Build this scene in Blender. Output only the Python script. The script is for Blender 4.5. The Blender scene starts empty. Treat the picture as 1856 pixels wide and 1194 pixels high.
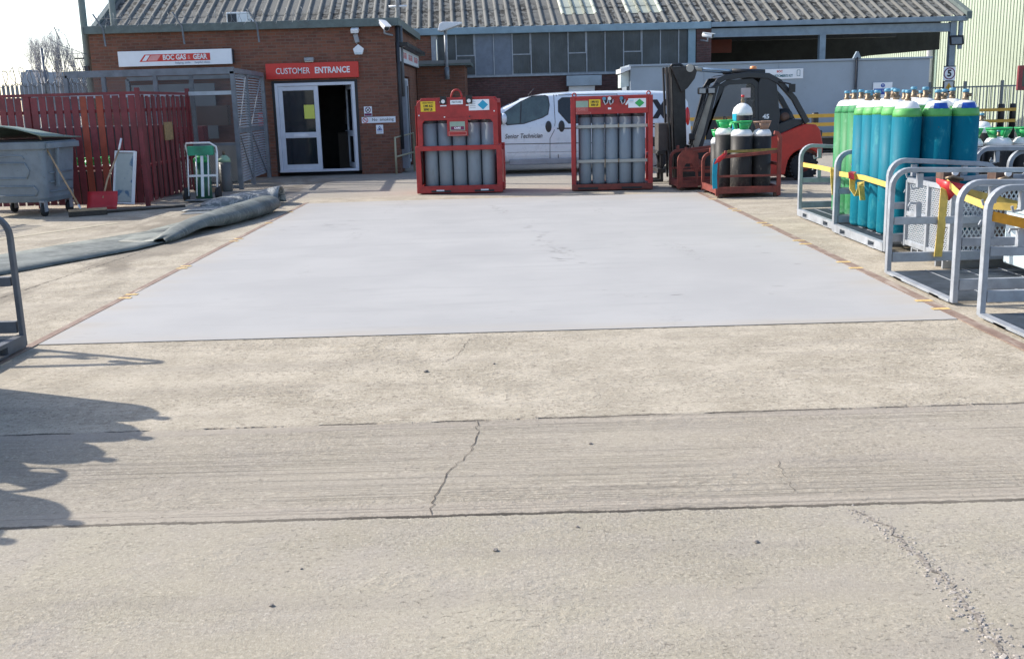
import bpy, bmesh, math, random
from mathutils import Matrix, Vector
random.seed(7)
S = bpy.context.scene
COL = S.collection
R = math.radians

# ------------------------------------------------------------------ materials
MATS = {}
def nodes(name):
    m = bpy.data.materials.new(name); m.use_nodes = True
    nt = m.node_tree; nt.nodes.clear()
    return m, nt
def N(nt, t, **kw):
    n = nt.nodes.new(t)
    for k, v in kw.items():
        if k.startswith('i_'):
            n.inputs[k[2:].replace('_', ' ')].default_value = v
        else:
            setattr(n, k, v)
    return n
def L(nt, a, b): nt.links.new(a, b)
def mathn(nt, op, a, b=None, c=None, clamp=False):
    n = nt.nodes.new('ShaderNodeMath'); n.operation = op; n.use_clamp = clamp
    for i, v in enumerate((a, b, c)):
        if v is None: continue
        if isinstance(v, (int, float)): n.inputs[i].default_value = v
        else: nt.links.new(v, n.inputs[i])
    return n.outputs[0]
def mix(nt, f, a, b, blend='MIX'):
    n = nt.nodes.new('ShaderNodeMix'); n.data_type = 'RGBA'; n.blend_type = blend
    for i, v in ((0, f), (6, a), (7, b)):
        if isinstance(v, (int, float)): n.inputs[i].default_value = v
        elif isinstance(v, (tuple, list)): n.inputs[i].default_value = (v[0], v[1], v[2], 1)
        else: nt.links.new(v, n.inputs[i])
    return n.outputs[2]
def ramp(nt, v, p0, p1):
    n = nt.nodes.new('ShaderNodeMapRange'); n.interpolation_type = 'SMOOTHSTEP'
    n.inputs[1].default_value = p0; n.inputs[2].default_value = p1
    nt.links.new(v, n.inputs[0]); return n.outputs[0]
def noise(nt, vec, scale, detail=4, rough=.55, dist=0):
    n = nt.nodes.new('ShaderNodeTexNoise')
    n.inputs['Scale'].default_value = scale; n.inputs['Detail'].default_value = detail
    n.inputs['Roughness'].default_value = rough; n.inputs['Distortion'].default_value = dist
    if vec is not None: nt.links.new(vec, n.inputs['Vector'])
    return n.outputs[0]
def mapping(nt, vec, scale=(1, 1, 1), loc=(0, 0, 0)):
    n = nt.nodes.new('ShaderNodeMapping'); n.inputs['Scale'].default_value = scale; n.inputs['Location'].default_value = loc
    nt.links.new(vec, n.inputs[0]); return n.outputs[0]
def finish(nt, color, rough=.6, metal=0., bump=None, bstr=.3, bdist=.01, alpha=None, spec=.5, coat=0., emit=None):
    b = nt.nodes.new('ShaderNodeBsdfPrincipled'); o = nt.nodes.new('ShaderNodeOutputMaterial')
    for k, v in (('Base Color', color), ('Roughness', rough), ('Metallic', metal), ('Specular IOR Level', spec), ('Coat Weight', coat)):
        if isinstance(v, (int, float)): b.inputs[k].default_value = v
        elif isinstance(v, (tuple, list)): b.inputs[k].default_value = (v[0], v[1], v[2], 1)
        else: nt.links.new(v, b.inputs[k])
    if bump is not None:
        bn = nt.nodes.new('ShaderNodeBump'); bn.inputs['Strength'].default_value = bstr; bn.inputs['Distance'].default_value = bdist
        nt.links.new(bump, bn.inputs['Height']); nt.links.new(bn.outputs[0], b.inputs['Normal'])
    if alpha is not None:
        t = nt.nodes.new('ShaderNodeBsdfTransparent'); mx = nt.nodes.new('ShaderNodeMixShader')
        nt.links.new(alpha, mx.inputs[0]); nt.links.new(t.outputs[0], mx.inputs[1]); nt.links.new(b.outputs[0], mx.inputs[2])
        nt.links.new(mx.outputs[0], o.inputs[0])
    else:
        nt.links.new(b.outputs[0], o.inputs[0])
    return b
def objco(nt): return nt.nodes.new('ShaderNodeTexCoord').outputs['Object']
def geoco(nt): return nt.nodes.new('ShaderNodeNewGeometry').outputs['Position']

def paint(name, col, rough=.5, metal=0., var=.12, scale=3., wear=None, wearamt=.0, bump=.0, bscale=60., spec=.5, coat=0., world=True):
    """painted / plain surface: mottled colour, worn patches and fine bump"""
    if name in MATS: return MATS[name]
    m, nt = nodes(name)
    co = geoco(nt) if world else objco(nt)
    n1 = noise(nt, co, scale, 6, .65)
    lo = tuple(c*(1-var) for c in col); hi = tuple(min(1, c*(1+var)) for c in col)
    c = mix(nt, ramp(nt, n1, .3, .7), lo, hi)
    if wear:
        n2 = noise(nt, co, scale*7, 8, .7, .5)
        c = mix(nt, ramp(nt, n2, .68-wearamt, .72-wearamt*.7), c, wear)
    n3 = noise(nt, co, bscale, 4)
    rr = mathn(nt, 'MULTIPLY_ADD', n1, .3, rough-.15, clamp=True)
    finish(nt, c, rr, metal, n3 if bump else None, bump, .004, spec=spec, coat=coat)
    MATS[name] = m; return m

def cylpaint(name, col, worn, rough=.55, wear=.5, spec=.25, grime=(.10, .085, .07)):
    m, nt = nodes(name); co = objco(nt); oi = nt.nodes.new('ShaderNodeObjectInfo')
    off = N(nt, 'ShaderNodeVectorMath', operation='ADD'); L(nt, co, off.inputs[0])
    cb = N(nt, 'ShaderNodeCombineXYZ'); r17 = mathn(nt, 'MULTIPLY', oi.outputs['Random'], 37.0); L(nt, r17, cb.inputs[0]); L(nt, r17, cb.inputs[2]); L(nt, cb.outputs[0], off.inputs[1]); p = off.outputs[0]
    s = N(nt, 'ShaderNodeSeparateXYZ'); L(nt, co, s.inputs[0])
    n1 = noise(nt, p, 3, 5, .6); n2 = noise(nt, mapping(nt, p, (1, 1, .35)), 9, 8, .7, .4); n3 = noise(nt, p, 22, 6, .7); n4 = noise(nt, mapping(nt, p, (1, 1, .12)), 14, 5, .6)
    c = mix(nt, n1, tuple(x*.82 for x in col), tuple(min(1, x*1.16+.004) for x in col))
    c = mix(nt, mathn(nt, 'MULTIPLY', mathn(nt, 'SUBTRACT', oi.outputs['Random'], .25), .55, clamp=True), c, tuple(x*.72 for x in col))
    c = mix(nt, mathn(nt, 'MULTIPLY', ramp(nt, n2, .54, .70), wear), c, worn)
    c = mix(nt, mathn(nt, 'MULTIPLY', ramp(nt, n4, .60, .74), wear*.6), c, tuple(x*.5+.03 for x in col))
    low = ramp(nt, mathn(nt, 'ADD', s.outputs[2], mathn(nt, 'MULTIPLY', n2, .5)), .52, .22)
    c = mix(nt, mathn(nt, 'MULTIPLY', low, mathn(nt, 'MULTIPLY', ramp(nt, n3, .42, .62), .6)), c, worn)
    c = mix(nt, mathn(nt, 'MULTIPLY', ramp(nt, n3, .66, .70), .7), c, grime)
    finish(nt, c, mathn(nt, 'MULTIPLY_ADD', n2, .3, rough-.15, clamp=True), 0, n3, .1, .004, spec=spec); MATS[name] = m; return m
P = paint
WHITE = P('white_paint', (.78, .79, .80), .4, var=.05, wear=(.55, .53, .5), wearamt=.02)
UPVC = P('white_upvc', (.62, .66, .72), .35, var=.06)
SIGNWHITE = P('sign_white', (.80, .84, .88), .35, var=.04)
SIGNRED = P('sign_red', (.62, .035, .025), .35, var=.08)
REDCAGE = P('cage_red', (.36, .027, .025), .5, var=.2, scale=5, wear=(.2, .035, .03), wearamt=.05, bump=.1)
REDRUST = P('rusty_red', (.20, .042, .03), .65, var=.3, scale=9, wear=(.15, .07, .045), wearamt=.12, bump=.2)
REDFENCE = P('fence_red', (.18, .03, .036), .55, var=.25, scale=4, wear=(.12, .03, .03), wearamt=.05)
REDORANGE = P('fence_orange', (.30, .055, .028), .6, var=.2, scale=4)
FORKRED = P('fork_red', (.52, .035, .02), .45, var=.15, scale=3, wear=(.28, .06, .04), wearamt=.02)
DARK = P('dark_grey', (.03, .034, .042), .5, var=.3, scale=5)
BLACK = P('black_paint', (.012, .013, .016), .45, var=.3)
MASTSTEEL = P('mast_steel', (.028, .027, .026), .5, metal=.2, var=.35, scale=8, wear=(.10, .08, .065), wearamt=.06)
RUBBER = P('tyre_rubber', (.022, .022, .023), .8, var=.35, scale=14, bump=.3)
GALV = P('galvanised', (.31, .335, .365), .5, metal=.15, var=.18, scale=6, wear=(.34, .33, .33), wearamt=.06, bump=.05)
GALVDARK = P('galvanised_dull', (.185, .21, .235), .55, metal=.25, var=.2, scale=6, wear=(.19, .2, .2), wearamt=.06)
BLUEGREY = P('blue_grey_paint', (.22, .28, .33), .5, var=.15, scale=3)
PALEBLUE = P('pale_blue_steel', (.55, .66, .70), .45, var=.1, scale=3, wear=(.4, .42, .4), wearamt=.03)
CABIN = P('cabin_grey', (.30, .36, .42), .5, var=.07, scale=1.2, wear=(.27, .31, .36), wearamt=.05)
CYLGREY = cylpaint('cylinder_grey', (.26, .30, .33), (.17, .165, .15), wear=.35)
CYLTOP = P('cylinder_dark', (.035, .04, .05), .5, var=.2)
TEAL = cylpaint('cylinder_turquoise', (.0, .145, .21), (.045, .25, .28), spec=.12, wear=.85)
GREEN = cylpaint('cylinder_green', (.035, .22, .08), (.17, .36, .24), wear=.95)
LIME = P('shoulder_green', (.09, .36, .09), .5, var=.12, scale=5)
SHWHITE = P('shoulder_white', (.80, .81, .80), .45, var=.08, scale=9, wear=(.55, .55, .52), wearamt=.05)
CYLBLACK = cylpaint('cylinder_black', (.033, .032, .031), (.15, .135, .11), wear=.9)
BRASS = P('valve_brass', (.20, .15, .10), .45, metal=.5, var=.3, scale=30)
CAPBLUE = P('cap_blue', (.09, .27, .40), .45, var=.15)
GUARDGREEN = P('guard_green', (.02, .36, .10), .4, var=.15)
LBLBLUE = P('label_blue', (.01, .07, .38), .4, var=.06)
YELLOW = P('strap_yellow', (.62, .44, .10), .7, var=.15, scale=12)
STRAPORANGE = P('strap_orange', (.62, .28, .02), .7, var=.15, scale=12)
STRAPOLIVE = P('strap_olive', (.28, .22, .06), .75, var=.25, scale=12)
BARRIERYEL = P('barrier_yellow', (.62, .36, .05), .55, var=.1)
REDPLASTIC = P('red_plastic', (.50, .025, .03), .4, var=.1)
WOOD = P('handle_wood', (.40, .28, .17), .6, var=.2, scale=12)
BRISTLE = P('bristle', (.06, .05, .04), .9, var=.3, scale=30)
BINGREY = P('bin_grey', (.185, .225, .26), .55, var=.16, scale=3, wear=(.11, .12, .13), wearamt=.06, bump=.1)
LIDGREY = P('lid_grey', (.20, .27, .24), .6, var=.15)
VANSILVER = P('van_silver', (.70, .77, .84), .3, metal=.05, var=.03, coat=.6)
VANTRIM = P('van_trim', (.03, .032, .036), .5, var=.2)
ALLOY = P('alloy_rim', (.55, .56, .58), .35, metal=.6, var=.1)
LAMPRED = P('lamp_red', (.55, .02, .02), .2, var=.1)
LAMPORANGE = P('lamp_orange', (.75, .28, .10), .3, var=.1)
TRIMGREEN = P('fascia_green_grey', (.12, .155, .15), .6, var=.2, scale=4)
GUTTER = P('gutter_blue', (.22, .32, .38), .5, var=.14, scale=2, wear=(.2, .2, .2), wearamt=.05)
BOARDGREY = P('board_blue_grey', (.16, .19, .235), .55, var=.14, scale=4)
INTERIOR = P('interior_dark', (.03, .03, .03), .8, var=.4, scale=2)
TOWER = P('tower_grey', (.25, .29, .34), .8, var=.12, scale=.3)
HAZYBARK = P('hazy_bark', (.40, .40, .42), .9, var=.2)  # lightened for distance: haze put into the bark colour
STONE = P('pebble_stone', (.20, .18, .16), .8, var=.4, scale=40)
STEELPLATE = P('steel_plate', (.15, .17, .185), .7, metal=.1, var=.25, scale=10, bump=.3, bscale=40)
SIGNYEL = P('sign_yellow', (.80, .55, .03), .5, var=.06)
SIGNBLUE = P('sign_blue', (.02, .20, .50), .5, var=.06)
DIAMBLUE = P('diamond_blue', (.02, .33, .52), .5, var=.06)
DIAMGREEN = P('diamond_green', (.04, .40, .10), .5, var=.06)
INK = P('ink_black', (.015, .015, .02), .6, var=.1)
PURPLE = P('sign_plum', (.18, .02, .08), .6, var=.1)
PAPER = P('paper_yellow', (.62, .66, .12), .6, var=.08)
BROWNBOX = P('brown_steel', (.10, .06, .045), .6, var=.3, scale=10)
RUSTEDGE = None

def glass(name, tint=(.03, .035, .04), rough=.05, alpha=.75):
    if name in MATS: return MATS[name]
    m, nt = nodes(name)
    n1 = noise(nt, geoco(nt), 2.5, 4)
    c = mix(nt, n1, tuple(t*.7 for t in tint), tuple(t*1.4 for t in tint))
    v = nt.nodes.new('ShaderNodeValue'); v.outputs[0].default_value = alpha
    finish(nt, c, rough, 0, alpha=v.outputs[0], spec=.6)
    MATS[name] = m; return m
GLASSDOOR = glass('door_glass', (.02, .025, .032), .06, .88)
GLASSVAN = glass('van_glass', (.02, .03, .03), .03, .6)
GLASSDARK = glass('van_dark_glass', (.012, .013, .015), .04, .96)
GLASSCAB = glass('cab_glass', (.05, .06, .07), .05, .5)
def dirty_glass():
    m, nt = nodes('warehouse_glass'); co = geoco(nt)
    n1 = noise(nt, co, 1.3, 5, .6); n2 = noise(nt, mapping(nt, co, (6, 6, .7)), 2, 5)
    c = mix(nt, ramp(nt, n1, .3, .75), (.022, .03, .036), (.065, .08, .09))
    c = mix(nt, mathn(nt, 'MULTIPLY', ramp(nt, n2, .5, .8), .35), c, (.13, .14, .14))
    finish(nt, c, mathn(nt, 'MULTIPLY_ADD', n2, .5, .1), 0, n1, .05, .05); MATS['warehouse_glass'] = m; return m
WGLASS = dirty_glass()

def brick(name, c1, c2, mortar, dark=.5):
    m, nt = nodes(name); co = geoco(nt)
    s = N(nt, 'ShaderNodeSeparateXYZ'); L(nt, co, s.inputs[0])
    cb = N(nt, 'ShaderNodeCombineXYZ')
    L(nt, mathn(nt, 'ADD', s.outputs[0], s.outputs[1]), cb.inputs[0]); L(nt, s.outputs[2], cb.inputs[1])
    b = N(nt, 'ShaderNodeTexBrick', offset=.5); b.inputs['Scale'].default_value = 1
    b.inputs['Brick Width'].default_value = .225; b.inputs['Row Height'].default_value = .075
    b.inputs['Mortar Size'].default_value = .008; b.inputs['Mortar Smooth'].default_value = .2; b.inputs['Bias'].default_value = -.1
    b.inputs['Color1'].default_value = (*c1, 1); b.inputs['Color2'].default_value = (*c2, 1); b.inputs['Mortar'].default_value = (*mortar, 1)
    L(nt, cb.outputs[0], b.inputs['Vector'])
    n1 = noise(nt, co, .8, 5, .6); n2 = noise(nt, mapping(nt, cb.outputs[0], (2.2, 7, 1)), 2.2, 3)
    c = mix(nt, mathn(nt, 'MULTIPLY', ramp(nt, n1, .4, .75), dark), b.outputs[0], tuple(x*.45 for x in c1))
    c = mix(nt, mathn(nt, 'MULTIPLY', ramp(nt, n2, .48, .66), .75), c, tuple(x*1.7 for x in c2))
    h = mathn(nt, 'MULTIPLY_ADD', noise(nt, co, 60, 4), .25, mathn(nt, 'SUBTRACT', 1, b.outputs[1]))
    finish(nt, c, .85, 0, h, .5, .008); MATS[name] = m; return m
BRICK = brick('red_brown_brick', (.225, .09, .052), (.135, .06, .042), (.18, .13, .10))
BRICKDARK = brick('dark_brick', (.12, .055, .047), (.085, .043, .042), (.10, .085, .08))

def stripes_alpha(name, col, kind, pitch, duty, rough=.5, metal=.2):
    """sheet with real holes: kind 'diamond' (expanded mesh) or 'hole' (perforated plate)"""
    if name in MATS: return MATS[name]
    m, nt = nodes(name); co = geoco(nt)
    s = N(nt, 'ShaderNodeSeparateXYZ'); L(nt, co, s.inputs[0])
    u = mathn(nt, 'ADD', s.outputs[0], s.outputs[1]); z = s.outputs[2]
    def tri(v, p): return mathn(nt, 'PINGPONG', v, p/2)
    if kind == 'diamond':
        k = .6
        a = mathn(nt, 'ADD', mathn(nt, 'DIVIDE', u, k), z); b = mathn(nt, 'SUBTRACT', mathn(nt, 'DIVIDE', u, k), z)
        d = mathn(nt, 'MINIMUM', tri(a, pitch), tri(b, pitch))
        al = mathn(nt, 'LESS_THAN', d, pitch*duty)
    else:
        row = mathn(nt, 'FLOOR', mathn(nt, 'DIVIDE', z, pitch))
        off = mathn(nt, 'MULTIPLY', mathn(nt, 'MODULO', row, 2), pitch)
        du = tri(mathn(nt, 'ADD', u, off), pitch*2); dz = tri(z, pitch)
        hole = mathn(nt, 'MULTIPLY', mathn(nt, 'GREATER_THAN', du, pitch*(1-duty)), mathn(nt, 'GREATER_THAN', dz, pitch*.16))
        al = mathn(nt, 'SUBTRACT', 1, hole)
    c = mix(nt, noise(nt, co, 5, 4), tuple(x*.85 for x in col), tuple(x*1.12 for x in col))
    finish(nt, c, rough, metal, alpha=al); MATS[name] = m; return m
CHAIN = stripes_alpha('chain_link', (.11, .13, .145), 'diamond', .075, .09)
EXPANDED = stripes_alpha('expanded_mesh', (.62, .66, .68), 'diamond', .075, .17)
PERF = stripes_alpha('perforated_sheet', (.42, .46, .50), 'hole', .021, .66)
FINEMESH = stripes_alpha('fine_mesh', (.40, .46, .47), 'diamond', .06, .10)

def mat_rust_edge():
    m, nt = nodes('rusty_edge_steel'); co = geoco(nt)
    n1 = noise(nt, co, 6, 8, .7); n2 = noise(nt, mapping(nt, co, (3, .5, 1)), 3, 6)
    c = mix(nt, ramp(nt, n1, .35, .7), (.19, .125, .095), (.30, .23, .185))
    c = mix(nt, ramp(nt, n2, .52, .7), c, (.40, .34, .28))
    finish(nt, c, .8, .1, n1, .4, .01); MATS['rusty_edge_steel'] = m; return m
RUSTEDGE = mat_rust_edge()

def mat_deck():
    m, nt = nodes('deck_grey_paint'); co = geoco(nt)
    n1 = noise(nt, co, .7, 5, .6); n2 = noise(nt, mapping(nt, co, (.35, 2.2, 1)), 1.6, 7, .65, .6)
    n3 = noise(nt, co, 9, 8, .75)
    c = mix(nt, ramp(nt, n1, .3, .7), (.355, .355, .352), (.395, .394, .388))
    c = mix(nt, mathn(nt, 'MULTIPLY', ramp(nt, n2, .52, .72), .45), c, (.315, .317, .318))
    c = mix(nt, mathn(nt, 'MULTIPLY', ramp(nt, n3, .66, .76), .5), c, (.40, .38, .35))
    # scuffs: short thin tyre marks in a few places
    n4 = noise(nt, mapping(nt, co, (.5, 5.5, 1)), 2.5, 6, .7, 1.2); n5 = noise(nt, co, .45, 2)
    sc = mathn(nt, 'MULTIPLY', ramp(nt, n4, .63, .68), ramp(nt, n5, .5, .62))
    c = mix(nt, mathn(nt, 'MULTIPLY', sc, .8), c, (.20, .195, .185))
    s = N(nt, 'ShaderNodeSeparateXYZ'); L(nt, co, s.inputs[0])
    # tyre marks that cross the plate and dust blown in along its edges
    for ox, ang, am in ((.35, .16, .34), (1.75, .13, .26), (-2.1, -.05, .22)):
        d = mathn(nt, 'ABSOLUTE', mathn(nt, 'SUBTRACT', mathn(nt, 'MULTIPLY_ADD', s.outputs[1], ang, s.outputs[0]), ox+ang*14))
        tk = mathn(nt, 'MULTIPLY', ramp(nt, d, .13, .07), mathn(nt, 'MULTIPLY', ramp(nt, n3, .50, .66), ramp(nt, noise(nt, mapping(nt, co, (.6, .35, 1), (ox, 0, 0)), 1.3, 3), .50, .64)))
        c = mix(nt, mathn(nt, 'MULTIPLY', tk, am*2.6), c, (.20, .195, .18))
    ed = mathn(nt, 'MAXIMUM', ramp(nt, mathn(nt, 'ABSOLUTE', mathn(nt, 'ADD', s.outputs[0], .11)), 3.0, 3.6), mathn(nt, 'MAXIMUM', ramp(nt, s.outputs[1], 17.8, 19.2), ramp(nt, s.outputs[1], 8.3, 7.9)))
    c = mix(nt, mathn(nt, 'MULTIPLY', ed, mathn(nt, 'MULTIPLY', ramp(nt, n2, .35, .65), .55)), c, (.40, .36, .30))
    finish(nt, c, mathn(nt, 'MULTIPLY_ADD', n2, .25, .6), 0, noise(nt, co, 120, 3), .06, .004, spec=.12)
    MATS['deck_grey_paint'] = m; return m
DECK = mat_deck()

def mat_rubber_mat():
    m, nt = nodes('rubber_sheet'); co = geoco(nt)
    n1 = noise(nt, co, 2.2, 6, .6); n2 = noise(nt, mapping(nt, co, (3, 9, 3)), 2.5, 6, .6, 1)
    c = mix(nt, ramp(nt, n1, .3, .7), (.065, .078, .07), (.165, .185, .17))
    c = mix(nt, ramp(nt, n2, .5, .72), c, (.25, .26, .24))
    finish(nt, c, .65, 0, n2, .35, .02); MATS['rubber_sheet'] = m; return m
RMAT = mat_rubber_mat()

def mat_roof():
    m, nt = nodes('fibre_cement_roof'); co = objco(nt)
    s = N(nt, 'ShaderNodeSeparateXYZ'); L(nt, co, s.inputs[0])
    n1 = noise(nt, co, 1.1, 6, .65); n2 = noise(nt, mapping(nt, co, (1, .7, 1)), 5.5, 6, .68, .3); n3 = noise(nt, co, .22, 3, .5)
    # sheet-to-sheet tint
    fx = mathn(nt, 'FLOOR', mathn(nt, 'DIVIDE', s.outputs[0], 1.11)); fy = mathn(nt, 'FLOOR', mathn(nt, 'DIVIDE', s.outputs[1], 1.5))
    wn = N(nt, 'ShaderNodeTexWhiteNoise', noise_dimensions='2D'); cb = N(nt, 'ShaderNodeCombineXYZ'); L(nt, fx, cb.inputs[0]); L(nt, fy, cb.inputs[1]); L(nt, cb.outputs[0], wn.inputs[0])
    c = mix(nt, n1, (.12, .128, .125), (.20, .205, .195))
    c = mix(nt, mathn(nt, 'MULTIPLY', wn.outputs[0], .35), c, (.13, .118, .095))
    # moss clumps lie in the troughs of the sheets
    trough = mathn(nt, 'PINGPONG', mathn(nt, 'ADD', s.outputs[0], 0.0), .185)   # 0 on the rib, .185 mid trough
    tr = ramp(nt, trough, .06, .1)
    moss = mathn(nt, 'MULTIPLY', mathn(nt, 'MULTIPLY', ramp(nt, n2, .47, .53), tr), ramp(nt, n3, .34, .50))
    c = mix(nt, moss, c, (.02, .021, .018))
    finish(nt, c, .9, 0, n1, .3, .03); MATS['fibre_cement_roof'] = m; return m
ROOF = mat_roof()
ROOFLIGHT = P('rooflight_sheet', (.42, .45, .37), .5, var=.12, scale=2, wear=(.45, .45, .36), wearamt=.05)
GREENCLAD = P('pale_green_cladding', (.36, .42, .33), .5, var=.04, scale=.5)

def mat_ground():
    m, nt = nodes('yard_concrete'); co = geoco(nt)
    s = N(nt, 'ShaderNodeSeparateXYZ'); L(nt, co, s.inputs[0]); X, Y = s.outputs[0], s.outputs[1]
    big = noise(nt, co, .55, 5, .6); mid = noise(nt, co, 2.6, 6, .62); fine = noise(nt, co, 38, 6, .7)
    grain = noise(nt, co, 150, 3, .7)
    streak = noise(nt, mapping(nt, co, (.35, 14, 1)), 2.2, 5, .6)
    # slabs: 1 = exposed, pitted top slab, 0 = smoother apron
    wob = mathn(nt, 'MULTIPLY', mathn(nt, 'SUBTRACT', noise(nt, mapping(nt, co, (1, .2, 1)), 3.5, 6, .7), .5), .06)
    yj1 = mathn(nt, 'ADD', mathn(nt, 'SUBTRACT', Y, 4.265), wob)
    yj2 = mathn(nt, 'ADD', mathn(nt, 'SUBTRACT', mathn(nt, 'MULTIPLY_ADD', X, -.014, Y), 5.64), wob)
    top = mathn(nt, 'MULTIPLY', ramp(nt, yj2, -.01, .03), mathn(nt, 'SUBTRACT', 1, ramp(nt, Y, 19.5, 21)))
    middle = mathn(nt, 'MULTIPLY', ramp(nt, yj1, 0, .02), mathn(nt, 'SUBTRACT', 1, ramp(nt, yj2, -.01, .03)))
    c = mix(nt, ramp(nt, big, .3, .7), (.322, .292, .228), (.392, .360, .282))
    c = mix(nt, ramp(nt, mid, .35, .75), c, (.345, .315, .27), 'MIX')
    warm = mix(nt, ramp(nt, mid, .35, .68), (.365, .322, .25), (.535, .478, .378))
    c = mix(nt, mathn(nt, 'MULTIPLY', top, .8), c, warm)
    c = mix(nt, mathn(nt, 'MULTIPLY', middle, .6), c, mix(nt, mid, (.295, .258, .208), (.40, .358, .292)))
    # tarmac-like far yard
    far = ramp(nt, mathn(nt, 'ADD', Y, mathn(nt, 'MULTIPLY', big, 2)), 20.5, 22.5)
    c = mix(nt, mathn(nt, 'MULTIPLY', far, .65), c, mix(nt, mid, (.25, .24, .225), (.35, .33, .305)))
    # trowel / tyre streaks running along the slab
    st = mathn(nt, 'MULTIPLY', mathn(nt, 'MULTIPLY', ramp(nt, streak, .56, .74), ramp(nt, noise(nt, mapping(nt, co, (.6, 1.5, 1)), 1.1, 3), .42, .62)), mathn(nt, 'MULTIPLY_ADD', middle, .5, .08))
    c = mix(nt, st, c, (.20, .18, .16))
    # pits and aggregate
    vo = N(nt, 'ShaderNodeTexVoronoi', feature='F1'); vo.inputs['Scale'].default_value = 48; L(nt, co, vo.inputs['Vector'])
    rnd = N(nt, 'ShaderNodeSeparateColor'); L(nt, vo.outputs['Color'], rnd.inputs[0])
    chip = mathn(nt, 'MULTIPLY', mathn(nt, 'GREATER_THAN', rnd.outputs[0], .74), mathn(nt, 'LESS_THAN', vo.outputs['Distance'], .36))
    chipc = mix(nt, rnd.outputs[1], (.16, .14, .12), (.66, .58, .46))
    c = mix(nt, mathn(nt, 'MULTIPLY', chip, mathn(nt, 'MULTIPLY_ADD', top, .42, .36)), c, chipc)
    patch = noise(nt, co, 1.4, 4, .6)
    pit = mathn(nt, 'MULTIPLY', ramp(nt, noise(nt, mapping(nt, co, (.7, 1, 1)), 46, 7, .78), .57, .70), ramp(nt, patch, .38, .62))
    pitw = mathn(nt, 'MULTIPLY', pit, mathn(nt, 'MULTIPLY_ADD', top, .60, mathn(nt, 'MULTIPLY_ADD', middle, .30, .16)))
    c = mix(nt, pitw, c, (.12, .10, .085))
    c = mix(nt, mathn(nt, 'MULTIPLY', ramp(nt, grain, .50, .70), .42), c, (.19, .17, .15))
    g2 = noise(nt, co, 62, 5, .75)
    c = mix(nt, mathn(nt, 'MULTIPLY', ramp(nt, g2, .53, .64), .55), c, (.17, .15, .125))
    c = mix(nt, mathn(nt, 'MULTIPLY', ramp(nt, g2, .46, .36), .5), c, (.58, .53, .45))
    g3 = noise(nt, mapping(nt, co, (.8, 1, 1), (4, 9, 0)), 21, 7, .72); tw = mathn(nt, 'MULTIPLY_ADD', top, .42, mathn(nt, 'MULTIPLY_ADD', middle, .22, .16))
    c = mix(nt, mathn(nt, 'MULTIPLY', ramp(nt, g3, .54, .64), tw), c, (.17, .145, .115))
    c = mix(nt, mathn(nt, 'MULTIPLY', ramp(nt, g3, .45, .36), mathn(nt, 'MULTIPLY', tw, .9)), c, (.62, .56, .46))
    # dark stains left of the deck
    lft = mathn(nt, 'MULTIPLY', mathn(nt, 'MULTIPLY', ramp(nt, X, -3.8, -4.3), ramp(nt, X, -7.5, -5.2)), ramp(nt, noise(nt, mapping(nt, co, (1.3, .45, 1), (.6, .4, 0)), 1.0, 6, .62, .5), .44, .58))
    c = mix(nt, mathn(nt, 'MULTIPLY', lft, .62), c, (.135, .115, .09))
    oil = ramp(nt, noise(nt, mapping(nt, co, (.8, 1.1, 1), (3, 1, 0)), .9, 5, .65), .62, .72)
    c = mix(nt, mathn(nt, 'MULTIPLY', oil, .22), c, (.13, .12, .11))
    # slab joints (open, broken, dirt filled)
    wv = mathn(nt, 'MULTIPLY_ADD', noise(nt, co, 11, 6, .75), .060, -.016)
    j1 = mathn(nt, 'LESS_THAN', mathn(nt, 'ABSOLUTE', yj1), wv); j2 = mathn(nt, 'LESS_THAN', mathn(nt, 'ABSOLUTE', yj2), mathn(nt, 'MULTIPLY', wv, .8))
    br2 = ramp(nt, noise(nt, mapping(nt, co, (1, .3, 1)), 3.2, 5), .42, .52)
    jj = mathn(nt, 'MAXIMUM', j1, mathn(nt, 'MULTIPLY', j2, br2))
    c = mix(nt, mathn(nt, 'MULTIPLY', jj, .9), c, (.035, .03, .026))
    lip1 = mathn(nt, 'MULTIPLY', ramp(nt, yj1, .16, .13), ramp(nt, yj1, -.0, .02)); lip2 = mathn(nt, 'MULTIPLY', ramp(nt, yj2, -.12, -.1), ramp(nt, yj2, 0, -.02))
    c = mix(nt, mathn(nt, 'MULTIPLY', mathn(nt, 'MAXIMUM', lip1, lip2), .4), c, (.385, .34, .29))
    rk = noise(nt, mapping(nt, co, (.22, 60, 1)), 1.5, 3, .5)
    rkm = mathn(nt, 'MULTIPLY', ramp(nt, rk, .52, .68), mathn(nt, 'MULTIPLY', mathn(nt, 'MULTIPLY_ADD', middle, .8, mathn(nt, 'MULTIPLY', top, .25)), ramp(nt, noise(nt, mapping(nt, co, (.35, .9, 1), (2, 0, 0)), 1.2, 3), .36, .56)))
    c = mix(nt, mathn(nt, 'MULTIPLY', rkm, .30), c, (.19, .165, .135))
    # worn bands along the joints and trowelled patches
    bnd = mathn(nt, 'MULTIPLY', ramp(nt, noise(nt, mapping(nt, co, (.25, 3.2, 1)), 1.4, 5, .55), .5, .66), .28)
    c = mix(nt, bnd, c, (.255, .23, .20))
    patch0 = noise(nt, mapping(nt, co, (.7, 1.2, 1), (5, 2, 0)), 1.3, 4, .6)
    lump = noise(nt, mapping(nt, co, (.8, 1, 1)), 17, 5, .6)
    worn = mathn(nt, 'MULTIPLY_ADD', ramp(nt, noise(nt, mapping(nt, co, (.5, 1.1, 1), (1, 7, 0)), 1.0, 5, .6), .40, .60), .75, .25)
    c = mix(nt, mathn(nt, 'MULTIPLY', mathn(nt, 'SUBTRACT', 1, worn), .35), c, (.385, .348, .285))
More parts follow.
